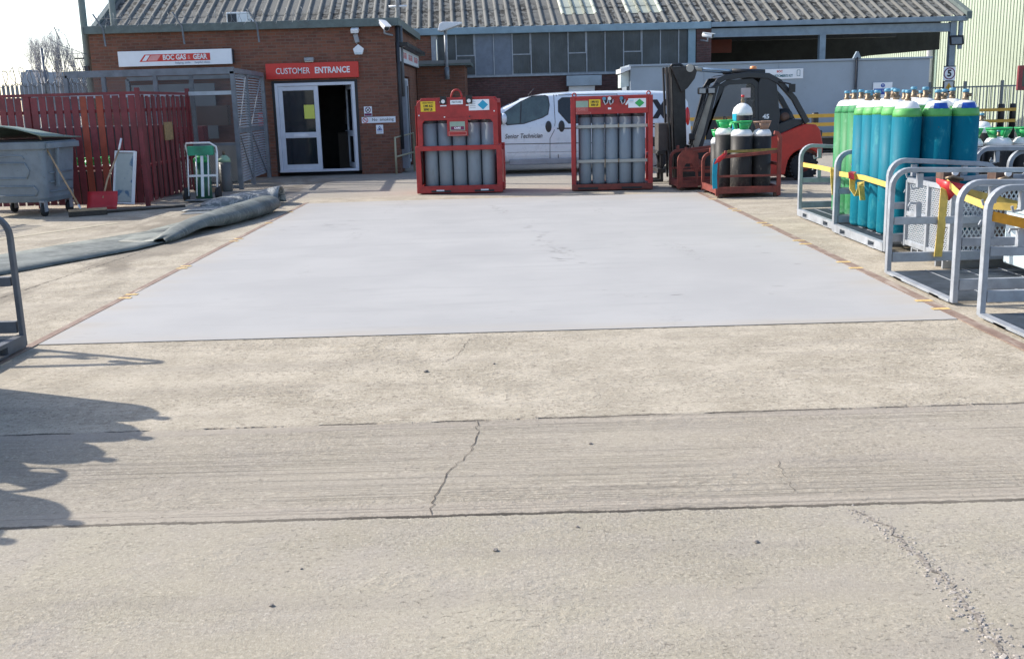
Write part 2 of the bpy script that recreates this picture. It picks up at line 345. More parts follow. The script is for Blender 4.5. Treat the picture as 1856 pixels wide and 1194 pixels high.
    h = mathn(nt, 'MULTIPLY_ADD', fine, mathn(nt, 'MULTIPLY', worn, .5), mathn(nt, 'MULTIPLY_ADD', grain, .18, mathn(nt, 'MULTIPLY', ramp(nt, lump, .35, .72), mathn(nt, 'MULTIPLY_ADD', ramp(nt, patch0, .46, .64), .30, .02))))
    h = mathn(nt, 'SUBTRACT', h, mathn(nt, 'MULTIPLY', pit, mathn(nt, 'MULTIPLY_ADD', top, .9, .35)))
    h = mathn(nt, 'SUBTRACT', h, mathn(nt, 'MULTIPLY', jj, 2.5))
    h = mathn(nt, 'ADD', h, mathn(nt, 'MULTIPLY', chip, .35))
    h = mathn(nt, 'SUBTRACT', h, mathn(nt, 'MULTIPLY', st, .8)); h = mathn(nt, 'SUBTRACT', h, mathn(nt, 'MULTIPLY', rkm, .5))
    finish(nt, c, .9, 0, h, .9, .016, spec=.2); MATS['yard_concrete'] = m; return m
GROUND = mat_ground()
RUBBLE = P('broken_concrete', (.33, .30, .265), .95, var=.35, scale=18)
CRACK = P('crack_dirt', (.085, .072, .06), .95, var=.4, scale=20)

# ------------------------------------------------------------------ mesh builder
class MB:
    def __init__(s): s.v = []; s.f = []; s.mi = []; s.sm = []; s.mats = []; s.M = Matrix()
    def mat(s, m):
        if m not in s.mats: s.mats.append(m)
        return s.mats.index(m)
    def add(s, vs, fs, m, smooth=False):
        o = len(s.v); i = s.mat(m)
        s.v += [tuple(s.M @ Vector(p)) for p in vs]
        for f in fs: s.f.append([o+k for k in f]); s.mi.append(i); s.sm.append(smooth)
    def box(s, x0, x1, y0, y1, z0, z1, m):
        s.add([(x0, y0, z0), (x1, y0, z0), (x1, y1, z0), (x0, y1, z0), (x0, y0, z1), (x1, y0, z1), (x1, y1, z1), (x0, y1, z1)],
              [(0, 3, 2, 1), (4, 5, 6, 7), (0, 1, 5, 4), (1, 2, 6, 5), (2, 3, 7, 6), (3, 0, 4, 7)], m)
        return s
    def cbox(s, c, sz, m, rot=None):
        old = s.M
        T = Matrix.Translation(c)
        if rot is not None: T = T @ rot
        s.M = old @ T; x, y, z = sz[0]/2, sz[1]/2, sz[2]/2
        s.box(-x, x, -y, y, -z, z, m); s.M = old; return s
    def bar(s, a, b, w, h, m, up=(0, 0, 1)):
        return s.sweep([a, b], [(-w/2, -h/2), (w/2, -h/2), (w/2, h/2), (-w/2, h/2)], m, up)
    def sweep(s, path, prof, m, up=(0, 0, 1), closed=False, smooth=False):
        path = [Vector(p) for p in path]; n = len(path); k = len(prof); vs = []
        for i, p in enumerate(path):
            if closed: t = (path[(i+1) % n]-path[i-1])
            else: t = path[min(i+1, n-1)]-path[max(i-1, 0)]
            t.normalize(); u = Vector(up)
            if abs(t.dot(u)) > .98: u = Vector((0, 1, 0)) if abs(t.y) < .9 else Vector((1, 0, 0))
            x = t.cross(u).normalized(); y = x.cross(t).normalized()
            sc = 1
            if 0 < i < n-1 or closed:
                a = (path[i]-path[i-1]).normalized(); sc = 1/max(.5, a.dot(t))
            vs += [tuple(p + x*q[0]*1 + y*q[1]*1) for q in prof]
        fs = []
        for i in range(n if closed else n-1):
            j = (i+1) % n
            for q in range(k):
                r = (q+1) % k
                fs.append((i*k+q, i*k+r, j*k+r, j*k+q))
        if not closed: fs += [tuple(range(k))[::-1], tuple((n-1)*k+q for q in range(k))]
        s.add(vs, fs, m, smooth); return s
    def sq(s, path, w, m, h=None, up=(0, 0, 1), closed=False):
        h = h or w
        return s.sweep(path, [(-w/2, -h/2), (w/2, -h/2), (w/2, h/2), (-w/2, h/2)], m, up, closed)
    def tube(s, path, r, m, seg=8, closed=False):
        """round tube; r may be one radius or one per point"""
        path = [Vector(p) for p in path]; n = len(path); vs = []; u = None
        for i, p in enumerate(path):
            t = (path[(i+1) % n]-path[i-1]) if closed else path[min(i+1, n-1)]-path[max(i-1, 0)]
            t.normalize()
            if u is None: u = t.orthogonal().normalized()
            u = (u - t*u.dot(t)).normalized(); w = t.cross(u)
            rr = r[i] if isinstance(r, (list, tuple)) else r
            vs += [tuple(p+(u*math.cos(a)+w*math.sin(a))*rr) for a in [2*math.pi*q/seg for q in range(seg)]]
        fs = []
        for i in range(n if closed else n-1):
            j = (i+1) % n
            for q in range(seg): fs.append((i*seg+q, i*seg+(q+1) % seg, j*seg+(q+1) % seg, j*seg+q))
        if not closed: fs += [tuple(range(seg))[::-1], tuple((n-1)*seg+q for q in range(seg))]
        s.add(vs, fs, m, True); return s
    def lathe(s, prof, c, m, seg=24, axis='z'):
        """prof = [(r, h), ...]; one material or a list, one per ring"""
        n = len(prof); vs = []
        for r, h in prof:
            for q in range(seg):
                a = 2*math.pi*q/seg; x, y = r*math.cos(a), r*math.sin(a)
                p = (x, y, h) if axis == 'z' else ((x, h, y) if axis == 'y' else (h, x, y))
                vs.append((c[0]+p[0], c[1]+p[1], c[2]+p[2]))
        o = len(s.v)
        s.v += [tuple(s.M @ Vector(p)) for p in vs]
        for i in range(n-1):
            mm = s.mat(m[i] if isinstance(m, list) else m)
            for q in range(seg):
                f = [o+i*seg+q, o+i*seg+(q+1) % seg, o+(i+1)*seg+(q+1) % seg, o+(i+1)*seg+q]
                if axis == 'y': f = f[::-1]
                s.f.append(f); s.mi.append(mm); s.sm.append(True)
        for k, i in ((0, 0), (1, n-1)):
            f = [o+i*seg+q for q in range(seg)]
            if k == 0: f = f[::-1]
            if axis == 'y': f = f[::-1]
            s.f.append(f); s.mi.append(s.mat(m[min(i, n-2)] if isinstance(m, list) else m)); s.sm.append(False)
        return s
    def prism(s, poly, y0, y1, m, axis='y'):
        """polygon in (x,z) extruded along y (axis 'y'), in (y,z) along x ('x'), in (x,y) along z ('z')"""
        n = len(poly)
        def pt(a, b, d): return (a, d, b) if axis == 'y' else ((d, a, b) if axis == 'x' else (a, b, d))
        vs = [pt(a, b, y0) for a, b in poly]+[pt(a, b, y1) for a, b in poly]
        fs = [tuple(range(n)), tuple(range(2*n-1, n-1, -1))]+[(i, n+i, n+(i+1) % n, (i+1) % n) for i in range(n)]
        s.add(vs, fs, m); return s
    def ring(s, outer, inner, y0, y1, m, axis='y'):
        """frame between two polygons with equal point counts"""
        n = len(outer)
        def pt(a, b, d): return (a, d, b) if axis == 'y' else ((d, a, b) if axis == 'x' else (a, b, d))
        vs = [pt(*p, y0) for p in outer]+[pt(*p, y0) for p in inner]+[pt(*p, y1) for p in outer]+[pt(*p, y1) for p in inner]
        fs = []
        for i in range(n):
            j = (i+1) % n
            fs += [(i, j, n+j, n+i), (2*n+i, 3*n+i, 3*n+j, 2*n+j), (i, 2*n+i, 2*n+j, j), (n+i, n+j, 3*n+j, 3*n+i)]
        s.add(vs, fs, m); return s
    def sheet(s, rows, t, m, smooth=True):
        """grid of points rows[i][j] thickened by solid offset t along local normal (closed sheet)"""
        a = len(rows); b = len(rows[0]); V = [[Vector(p) for p in r] for r in rows]; top = []
        for i in range(a):
            for j in range(b):
                du = V[min(i+1, a-1)][j]-V[max(i-1, 0)][j]; dv = V[i][min(j+1, b-1)]-V[i][max(j-1, 0)]
                n = du.cross(dv); n = n.normalized() if n.length > 1e-9 else Vector((0, 0, 1)); top.append(V[i][j]+n*t)
        vs = [tuple(p) for r in V for p in r]+[tuple(p) for p in top]; o = a*b; fs = []
        for i in range(a-1):
            for j in range(b-1):
                q = (i*b+j, i*b+j+1, (i+1)*b+j+1, (i+1)*b+j); fs += [q, tuple(o+k for k in q[::-1])]
        edge = [(i*b, (i+1)*b) for i in range(a-1)]+[((i+1)*b+b-1, i*b+b-1) for i in range(a-1)]+[(j+1, j) for j in range(b-1)]+[((a-1)*b+j, (a-1)*b+j+1) for j in range(b-1)]
        fs += [(p, q, o+q, o+p) for p, q in edge]
        s.add(vs, fs, m, smooth); return s
    def build(s, name, parent=None, bevel=0, world=False, label=None, kind=None):
        me = bpy.data.meshes.new(name)
        vs = s.v
        if world and parent is not None:
            inv = parent.matrix_basis.inverted(); 
            vs = [tuple(inv @ Vector(p)) for p in vs]
        me.from_pydata(vs, [], s.f)
        for m in s.mats: me.materials.append(m)
        me.polygons.foreach_set('material_index', s.mi); me.polygons.foreach_set('use_smooth', s.sm)
        me.update()
        bm = bmesh.new(); bm.from_mesh(me); bmesh.ops.recalc_face_normals(bm, faces=bm.faces); bm.to_mesh(me); bm.free()
        o = bpy.data.objects.new(name, me); COL.objects.link(o)
        if parent is not None: o.parent = parent
        if bevel:
            b = o.modifiers.new('bevel', 'BEVEL'); b.width = bevel; b.segments = 2; b.limit_method = 'ANGLE'; b.angle_limit = R(40)
            b.harden_normals = False
        if label: o['label'] = label
        if kind: o['kind'] = kind
        return o

def tag(o, label, cat, group=None, kind=None):
    o['label'] = label; o['category'] = cat
    if group: o['group'] = group
    if kind: o['kind'] = kind
    return o
def thing(name, label, cat, loc=(0, 0, 0), rz=0, group=None):
    o = bpy.data.objects.new(name, None); COL.objects.link(o); o.empty_display_size = .2
    o.location = loc; o.rotation_euler = (0, 0, rz)
    o.matrix_basis = Matrix.Translation(loc) @ Matrix.Rotation(rz, 4, 'Z')
    return tag(o, label, cat, group)
def copy_tree(o, loc, rz=0, label=None):
    def rec(a, par):
        c = a.copy(); COL.objects.link(c); c.parent = par
        for ch in a.children: rec(ch, c)
        return c
    c = rec(o, None); c.location = loc; c.rotation_euler = (0, 0, rz)
    if label: c['label'] = label
    return c
def text(mb, s, size, m, M, bold=0., shear=0., align='CENTER', sx=1., space=1., ext=.0015):
    """lettering as mesh; M maps the text plane (x right, y up, z out) into the builder's space"""
    cu = bpy.data.curves.new('lettering', 'FONT'); cu.body = s; cu.size = size; cu.align_x = align; cu.align_y = 'CENTER'
    cu.offset = bold; cu.shear = shear; cu.space_character = space; cu.extrude = ext; cu.resolution_u = 3
    ob = bpy.data.objects.new('lettering', cu); COL.objects.link(ob)
    dg = bpy.context.evaluated_depsgraph_get(); me = bpy.data.meshes.new_from_object(ob.evaluated_get(dg))
    T = M @ Matrix.Diagonal((sx, 1, 1, 1))
    mb.add([tuple(T @ v.co) for v in me.vertices], [tuple(p.vertices) for p in me.polygons], m)
    bpy.data.objects.remove(ob); bpy.data.curves.remove(cu); bpy.data.meshes.remove(me)
def front(x, y, z, rz=0):   # text plane facing -y
    return Matrix.Translation((x, y, z)) @ Matrix.Rotation(rz, 4, 'Z') @ Matrix.Rotation(R(90), 4, 'X')
def rightface(x, y, z):     # text plane facing +x
    return Matrix.Translation((x, y, z)) @ Matrix.Rotation(R(90), 4, 'Z') @ Matrix.Rotation(R(90), 4, 'X')
def arc(cx, cz, r, a0, a1, n=6):
    return [(cx+r*math.cos(R(a0+(a1-a0)*i/n)), cz+r*math.sin(R(a0+(a1-a0)*i/n))) for i in range(n+1)]
def rrect(x0, x1, z0, z1, r, n=4):
    return arc(x1-r, z0+r, r, -90, 0, n)+arc(x1-r, z1-r, r, 0, 90, n)+arc(x0+r, z1-r, r, 90, 180, n)+arc(x0+r, z0+r, r, 180, 270, n)
# ------------------------------------------------------------------ camera, light, sky
F = 1900.0
cam = bpy.data.cameras.new('camera'); co = bpy.data.objects.new('camera', cam); COL.objects.link(co)
cam.sensor_fit = 'HORIZONTAL'; cam.sensor_width = 36; cam.lens = F/1856*36; cam.clip_end = 2000; cam.clip_start = .05
pitch = math.atan(416/F)
co.matrix_world = Matrix.Translation((0, 0, 1.75)) @ Matrix.Rotation(R(90)-pitch, 4, 'X') @ Matrix.Rotation(R(-1.6), 4, 'Z')
S.camera = co
sv = Vector((-1.3, .58, 1.0)).normalized()
el = math.asin(sv.z); az = math.atan2(sv.x, sv.y)
sun = bpy.data.lights.new('sun', 'SUN'); sun.energy = 3.6; sun.angle = R(.5); sun.color = (1, .93, .83)
so = bpy.data.objects.new('sun', sun); COL.objects.link(so); so.rotation_euler = (-sv).to_track_quat('-Z', 'Y').to_euler(); so.location = (0, 0, 40)
w = bpy.data.worlds.new('World'); S.world = w; w.use_nodes = True
nt = w.node_tree; nt.nodes.clear()
sky = N(nt, 'ShaderNodeTexSky', sky_type='NISHITA', sun_disc=False); sky.sun_elevation = el; sky.sun_rotation = az
sky.dust_density = 1.2; sky.air_density = .75; sky.ozone_density = .5
bg = N(nt, 'ShaderNodeBackground'); bg.inputs['Strength'].default_value = .15; ow = N(nt, 'ShaderNodeOutputWorld')
L(nt, sky.outputs[0], bg.inputs[0]); L(nt, bg.outputs[0], ow.inputs[0])
S.view_settings.view_transform = 'Standard'; S.view_settings.look = 'None'; S.view_settings.gamma = 1; S.view_settings.exposure = .88
S.cycles.max_bounces = 6; S.cycles.transparent_max_bounces = 16

# ------------------------------------------------------------------ ground
b = MB(); b.add([(-500, -60, 0), (500, -60, 0), (500, 700, 0), (-500, 700, 0)], [(0, 1, 2, 3)], GROUND)
b.build('ground', kind='structure')
rnd = random.Random(3)
def crack(name, pts, w0, mat, z=.003):
    b = MB(); P2 = []
    for i in range(len(pts)-1):
        a, c = Vector(pts[i]), Vector(pts[i+1]); n = max(3, int((c-a).length/.035))
        for k in range(n): P2.append(a.lerp(c, k/n)+Vector((rnd.uniform(-.014, .014), rnd.uniform(-.012, .012))))
    P2.append(Vector(pts[-1])); vs = []; fs = []
    for i, p in enumerate(P2):
        t = (P2[min(i+1, len(P2)-1)]-P2[max(i-1, 0)]).normalized(); nn = Vector((-t.y, t.x)); w_ = w0*rnd.uniform(.25, 1.2)*(.35 if i in (0, len(P2)-1) else 1)
        vs += [(p.x+nn.x*w_, p.y+nn.y*w_, z), (p.x-nn.x*w_*.7, p.y-nn.y*w_*.7, z)]
        if i: fs.append((2*i-2, 2*i-1, 2*i+1, 2*i))
    b.add(vs, fs, mat); return b.build(name, kind='structure')
crack('ground_crack', [(-.2, 5.62), (-.21, 5.3), (-.24, 5.05), (-.32, 4.86), (-.35, 4.66), (-.38, 4.5), (-.37, 4.27)], .0032, CRACK)
crack('ground_crack', [(-.32, 7.7), (-.39, 7.17), (-.47, 7.0)], .0028, CRACK)
crack('ground_crack', [(1.27, 4.84), (1.25, 4.6), (1.24, 4.42)], .002, CRACK)
# broken strip of concrete, lower right: crumbled pieces lying in a shallow line
b = MB()
line = [(1.42, 4.2), (1.50, 4.0), (1.53, 3.78), (1.55, 3.53), (1.53, 3.3), (1.53, 3.1), (1.56, 2.8)]
for i in range(620):
    k = rnd.random()*(len(line)-1); a = int(k); p = Vector(line[a]).lerp(Vector(line[a+1]), k-a)
    sz = rnd.uniform(.0015, .0065)*(1+.9*k/6); x = p.x+rnd.gauss(0, .022+.016*k/6); y = p.y+rnd.gauss(0, .02)
    pts = [(x+sz*rnd.uniform(.6, 1.3)*math.cos(t), y+sz*rnd.uniform(.6, 1.3)*math.sin(t)) for t in (0, 1.1, 2.2, 3.3, 4.4, 5.4)]
    h = sz*rnd.uniform(.2, .6); v = [(px, py, .0005) for px, py in pts]+[(x+(px-x)*.6, y+(py-y)*.6, h) for px, py in pts]
    b.add(v, [(q, (q+1) % 6, 6+(q+1) % 6, 6+q) for q in range(6)]+[(6, 7, 8, 9, 10, 11)], RUBBLE)
b.build('concrete_rubble', kind='stuff')['label'] = 'crumbled concrete along a break in the apron'
for dx in (.004,): crack('ground_crack', [(p[0]+dx+.02*math.sin(i*2.1+dx*90), p[1]) for i, p in enumerate(line)], .010, P('crack_grey', (.225, .20, .17), .95, var=.6, scale=60))
for i, (x, y, sz) in enumerate([(-.58, 6.75, .017), (-.89, 3.47, .010), (-.09, 3.89, .012), (.95, 3.9, .011), (.25, 4.1, .008), (-.84, 3.77, .006), (.39, 5.17, .010), (-.13, 6.91, .010)]):
    bm = bmesh.new(); bmesh.ops.create_icosphere(bm, subdivisions=2, radius=sz)
    for v in bm.verts: v.co *= rnd.uniform(.8, 1.15); v.co.z *= .55
    me = bpy.data.meshes.new('pebble'); bm.to_mesh(me); bm.free(); me.materials.append(STONE)
    o = bpy.data.objects.new('pebble', me); COL.objects.link(o); o.location = (x, y, sz*.35); o.rotation_euler = (0, 0, rnd.uniform(0, 6))
    tag(o, 'small dark pebble lying loose on the bare concrete apron', 'pebble', 'pebbles on the concrete')

# ------------------------------------------------------------------ grey deck (weighbridge-like plate) with rusty edge angles
t = thing('deck_plate', 'large flat pale grey painted deck between rusty steel edges', 'deck', (0, 13.5, 0))
b = MB(); b.box(-3.66, 3.44, 7.90, 19.2, .001, .006, DECK); b.build('deck_surface', t, world=True)
for sgn, x0, x1, y0 in ((-1, -3.735, -3.665, 5.0), (1, 3.445, 3.535, 5.0)):
    b = MB(); b.box(x0, x1, y0, 19.3, .002, .0085, RUSTEDGE); b.build('edge_angle', t, world=True)
    for y in ((8.25, 8.6, 10.35, 10.75, 12.15, 12.45, 14.0, 14.3, 15.9, 16.2, 17.8) if sgn > 0 else (9.8, 9.98, 11.6, 11.75, 13.9, 14.15, 16.0, 17.6)):
        b = MB(); b.box(x0+(.0 if sgn < 0 else -.05), x1+(.05 if sgn < 0 else .0), y, y+.07, .009, .0105, P('mark_yellow', (.62, .44, .17), .7, var=.3, scale=30, wear=(.30, .22, .15), wearamt=.13)); b.build('yellow_mark', t, world=True)
b = MB()
crack('deck_joint', [(-3.70, 7.893), (3.46, 7.893)], .006, CRACK); crack('deck_joint', [(-3.69, 19.21), (3.46, 19.21)], .012, CRACK)
crack('ground_crack', [(-5.05, 8.87), (-4.98, 9.9), (-4.9, 10.9), (-4.75, 12.2), (-4.62, 13.6)], .007, CRACK)
b = MB(); SC = P('scuff_grey', (.255, .25, .24), .8, var=.2, scale=30)
def stroke(x, y, ln, wd, a):
    c_, s_ = math.cos(a), math.sin(a); q = [(-ln/2, -wd*.2), (-ln*.2, -wd/2), (ln*.3, -wd*.4), (ln/2, 0), (ln*.2, wd/2), (-ln*.3, wd*.4)]
    b.add([(x+c_*p-s_*r_, y+s_*p+c_*r_, .0072) for p, r_ in q], [tuple(range(6))], SC)
for i in range(34):   # loose run of rubber scuffs crossing the plate
    u = rnd.random(); stroke(.28+.35*u+rnd.gauss(0, .07), 15.2-4.4*u+rnd.gauss(0, .12), rnd.uniform(.03, .13), rnd.uniform(.006, .022), rnd.uniform(-.25, .25))
for i in range(26): stroke(rnd.uniform(-2.9, 3.0), rnd.uniform(9.2, 18.4), rnd.uniform(.03, .16), rnd.uniform(.005, .016), rnd.uniform(-.3, .3))
for i in range(12): stroke(-2.6+rnd.gauss(0, .25), 15.6+rnd.gauss(0, .3), rnd.uniform(.06, .2), rnd.uniform(.008, .02), rnd.uniform(-.2, .2))
o = b.build('scuff_marks', t, world=True); o['kind'] = 'stuff'
# ------------------------------------------------------------------ brick office
OX0, OX1, OY, OD, OH = -10.25, -2.70, 26.9, 6.1, 3.62
t = thing('brick_office', 'flat-roofed red brick customer office with open white double door', 'building', (-6.4, OY, 0))
b = MB()   # walls with a doorway
dx0, dx1, dz = -5.83, -3.69, 2.36
b.box(OX0, dx0, OY, OY+.25, 0, OH, BRICK); b.box(dx1, OX1, OY, OY+.25, 0, OH, BRICK); b.box(dx0, dx1, OY, OY+.25, dz, OH, BRICK)
b.box(OX0, OX0+.25, OY+.25, OY+OD, 0, OH, BRICK)
b.box(OX1-.25, OX1, OY+.25, OY+.95, 0, OH, BRICK); b.box(OX1-.25, OX1, OY+.95, OY+OD, 2.45, OH, BRICK); b.box(OX1-.25, OX1, OY+3.6, OY+OD, 0, 2.45, BRICK)
b.box(OX0, OX1, OY+OD, OY+OD+.25, 0, OH, BRICK)
b.build('wall', t, world=True)
b = MB(); b.box(OX0-.05, OX1+.10, OY-.12, OY+OD+.3, OH, OH+.06, TRIMGREEN); b.box(OX0-.05, OX1+.10, OY-.14, OY-.1, OH-.02, OH+.17, TRIMGREEN); b.box(OX1+.10, OX1+.14, OY-.14, OY+OD+.3, OH-.02, OH+.17, TRIMGREEN); b.box(OX0-.09, OX0-.05, OY-.14, OY+OD+.3, OH-.02, OH+.17, TRIMGREEN)
b.build('roof_fascia', t, world=True, bevel=.01)
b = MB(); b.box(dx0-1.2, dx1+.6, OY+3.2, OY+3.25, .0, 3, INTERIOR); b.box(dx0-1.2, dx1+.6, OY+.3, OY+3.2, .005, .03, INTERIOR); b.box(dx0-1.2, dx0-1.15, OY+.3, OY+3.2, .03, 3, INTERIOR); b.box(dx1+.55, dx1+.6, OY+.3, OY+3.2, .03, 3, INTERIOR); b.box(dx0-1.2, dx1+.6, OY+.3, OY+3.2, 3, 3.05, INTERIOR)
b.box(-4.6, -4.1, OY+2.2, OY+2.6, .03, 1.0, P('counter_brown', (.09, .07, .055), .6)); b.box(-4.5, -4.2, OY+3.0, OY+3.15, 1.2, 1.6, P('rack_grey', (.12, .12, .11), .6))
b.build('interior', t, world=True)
b = MB(); fw = .075   # door frame + dark surround
b.box(dx0, dx0+.07, OY-.01, OY+.12, 0.1, dz, BLACK); b.box(dx1-.07, dx1, OY-.01, OY+.12, .1, dz, BLACK); b.box(dx0, dx1, OY-.012, OY+.12, dz-.06, dz, BLACK)
b.build('door_surround', t, world=True)
b = MB()
a0, a1 = dx0+.07, dx1-.07
b.box(a0, a0+fw, OY-.03, OY+.08, .16, dz-.06, UPVC); b.box(a1-fw, a1, OY-.03, OY+.08, .16, dz-.06, UPVC); b.box(a0+fw, a1-fw, OY-.03, OY+.08, dz-.06-fw, dz-.06, UPVC); b.box(a0, a1, OY-.07, OY+.10, .10, .16, UPVC)
df = b.build('door_frame', t, world=True, bevel=.008)
def door_leaf(x0, x1, z0, z1, ry, hinge):
    d = MB(); T = Matrix.Translation((hinge, OY+.02, 0)) @ Matrix.Rotation(ry, 4, 'Z') @ Matrix.Translation((-hinge, -OY-.02, 0)); d.M = T
    s = .11; zm = 1.02
    d.box(x0, x0+s, OY, OY+.06, z0, z1, UPVC); d.box(x1-s, x1, OY, OY+.06, z0, z1, UPVC)
    d.box(x0+s, x1-s, OY, OY+.06, z0, z0+.13, UPVC); d.box(x0+s, x1-s, OY, OY+.06, z1-.11, z1, UPVC); d.box(x0+s, x1-s, OY, OY+.06, zm-.07, zm+.07, UPVC)
    o = d.build('door_leaf', t, world=True, bevel=.008)
    for q0, q1 in ((z0+.13, zm-.07), (zm+.07, z1-.11)):
        g_ = MB(); g_.M = T; g_.box(x0+s, x1-s, OY+.02, OY+.035, q0, q1, GLASSDOOR); p = g_.build('pane', None); p.data.transform(t.matrix_basis.inverted()); p.parent = o
    return o, T
lf, _ = door_leaf(a0+fw, a0+fw+1.0, .16, dz-.06-fw, 0, a0)
d = MB(); d.box(-5.36, -4.98, OY-.012, OY-.002, .985, 1.055, P('letter_plate', (.75, .77, .8), .3)); d.build('letter_plate', t, world=True)
rl, T2 = door_leaf(a1-fw-.9, a1-fw, .16, dz-.06-fw, R(-72), a1-fw)
d = MB(); d.M = T2; d.tube([(a1-fw-.85, OY-.06, 1.08), (a1-fw-.72, OY-.06, 1.08)], .012, ALLOY); d.tube([(a1-fw-.85, OY, 1.08), (a1-fw-.85, OY-.06, 1.08)], .012, ALLOY); d.build('handle', t, world=True)
d = MB(); d.box(-5.06, -4.80, OY-.006, OY-.002, 1.42, 1.76, PAPER); d.build('notice', t, world=True)
b = MB()
for y0, y1 in ((OY+1.0, OY+2.2), (OY+2.25, OY+3.55)):   # side entrance: white door panels
    b.box(OX1-.10, OX1-.04, y0, y1, .1, 2.4, UPVC)
b.build('side_door', t, world=True, bevel=.01)
b = MB(); b.box(OX1-.05, OX1-.03, OY+1.15, OY+1.75, 1.3, 2.1, GLASSDOOR); b.box(OX1-.05, OX1-.03, OY+2.5, OY+3.3, .2, 2.2, INTERIOR); b.build('side_pane', t, world=True)
b = MB(); b.box(OX1+.0, OX1+.16, OY+.45, OY+.95, .1, 2.3, P('shutter_grey', (.27, .31, .36), .5)); b.build('shutter_panel', t, world=True)
b = MB()
b.box(OX1+.002, OX1+.30, OY+.1, OY+OD-.1, 3.12, 3.22, BLACK); b.box(OX1+.002, OX1+.068, OY+.12, OY+OD-.3, 2.74, 3.11, BLACK); b.build('side_canopy', t, world=True)
b = MB(); b.tube([(OX1+.06, OY+.05, 0.6), (OX1+.06, OY+.05, OH)], .045, DARK); b.tube([(OX1+.12, OY+.3, 1.9), (OX1+.12, OY+.3, OH)], .05, P('pipe_grey', (.12, .13, .14), .6)); b.build('drainpipe', t, world=True)

# signs on the office
def board(name, label, cat, x0, x1, z0, z1, y, mat, thick=.05, edge=None):
    t = thing(name, label, cat, ((x0+x1)/2, y, z0)); b = MB(); b.box(x0, x1, y-thick, y, z0, z1, mat); b.build('board', t, world=True, bevel=.006)
    return t
t = board('shop_sign', 'long white shop sign box with red logo strip above the mesh cage', 'sign', -9.52, -6.72, 2.80, 3.165, OY-.12, SIGNWHITE, .06)
b = MB(); b.box(-9.50, -6.70, OY-.12, OY, 2.83, 3.15, DARK); b.build('sign_box', t, world=True)
b = MB(); y = OY-.184; b.prism([(-9.0, 2.905), (-7.25, 2.905), (-7.25, 3.075), (-8.86, 3.075)], y, y+.003, SIGNRED); b.build('logo_strip', t, world=True)
b = MB(); b.prism([(-8.93, 2.925), (-8.83, 2.925), (-8.73, 3.055), (-8.83, 3.055)], y-.003, y-.001, SIGNWHITE); b.prism([(-8.80, 2.925), (-8.56, 2.925), (-8.46, 3.055), (-8.70, 3.055)], y-.003, y-.001, P('logo_pink', (.72, .32, .30), .4, var=.15)); b.build('logo_flash', t, world=True)
b = MB(); text(b, 'BOC GAS', .165, WHITE, front(-8.13, y-.003, 2.99), bold=.006, sx=.82); text(b, '&', .14, P('amp_pink', (.72, .35, .33), .4), front(-7.77, y-.003, 2.985), bold=.002, sx=.8); text(b, 'GEAR', .165, WHITE, front(-7.50, y-.003, 2.99), bold=.006, sx=.82); b.build('lettering', t, world=True)
b = MB(); text(b, 'helping skills.', .075, P('slogan_grey', (.28, .33, .42), .5), front(-7.93, y, 2.86), shear=.1); b.build('slogan', t, world=True)
b = MB(); text(b, 'helpful ideas.', .075, P('slogan_grey', (.28, .33, .42), .5), front(-7.45, y, 2.86), shear=.1); b.build('slogan', t, world=True)
t = board('entrance_sign', 'bright red sign board with white lettering over the open door', 'sign', -5.93, -3.63, 2.40, 2.78, OY-.001, SIGNRED, .09)
b = MB(); text(b, 'CUSTOMER', .205, WHITE, front(-5.26, OY-.093, 2.585), bold=.001, sx=.80); b.build('lettering', t, world=True)
b = MB(); text(b, 'ENTRANCE', .205, WHITE, front(-4.28, OY-.093, 2.585), bold=.006, sx=.83); b.build('lettering', t, world=True)
t = board('safety_sign', 'small square white sign with prohibition ring above a plum band', 'sign', -3.56, -3.36, 1.44, 1.68, OY-.001, SIGNWHITE, .008)
b = MB(); yy = OY-.011; b.box(-3.55, -3.37, yy, yy+.001, 1.45, 1.51, PURPLE); b.ring(arc(-3.46, 1.595, .075, 0, 360, 20)[:-1], arc(-3.46, 1.595, .058, 0, 360, 20)[:-1], yy, yy+.001, PURPLE); b.bar((-3.51, yy, 1.645), (-3.41, yy, 1.545), .002, .015, INK); b.bar((-3.50, yy, 1.56), (-3.42, yy, 1.63), .002, .02, INK); b.build('symbol', t, world=True)
t = board('no_smoking_sign', 'wide white no smoking strip sign on brick right of the door', 'sign', -3.63, -2.78, 1.27, 1.42, OY-.001, SIGNWHITE, .008)
b = MB(); b.ring(arc(-3.54, 1.345, .07, 0, 360, 20)[:-1], arc(-3.54, 1.345, .055, 0, 360, 20)[:-1], yy, yy+.001, SIGNRED); b.bar((-3.585, yy, 1.395), (-3.495, yy, 1.295), .002, .014, SIGNRED); b.bar((-3.58, yy+.001, 1.345), (-3.5, yy+.001, 1.345), .001, .012, INK); b.build('symbol', t, world=True)
b = MB(); text(b, 'No  smoking', .105, INK, front(-3.10, yy, 1.35), bold=0); b.build('lettering', t, world=True)
t = board('hazard_sign', 'small white sign with a dark triangle below the no smoking strip', 'sign', -3.28, -3.10, 1.00, 1.22, OY-.001, SIGNWHITE, .008)
b = MB(); b.ring([(-3.26, 1.08), (-3.12, 1.08), (-3.19, 1.20)], [(-3.235, 1.095), (-3.145, 1.095), (-3.19, 1.175)], yy, yy+.001, LBLBLUE); b.prism([(-3.22, 1.1), (-3.16, 1.1), (-3.19, 1.15)], yy, yy+.001, INK); b.box(-3.25, -3.13, yy, yy+.001, 1.03, 1.055, P('faint_grey', (.5, .52, .55), .5)); b.build('symbol', t, world=True)
t = board('fire_point_sign', 'narrow red sign on the brick beside the louvred cage side', 'sign', -6.22, -6.07, 1.24, 1.62, OY-.001, SIGNRED, .02)
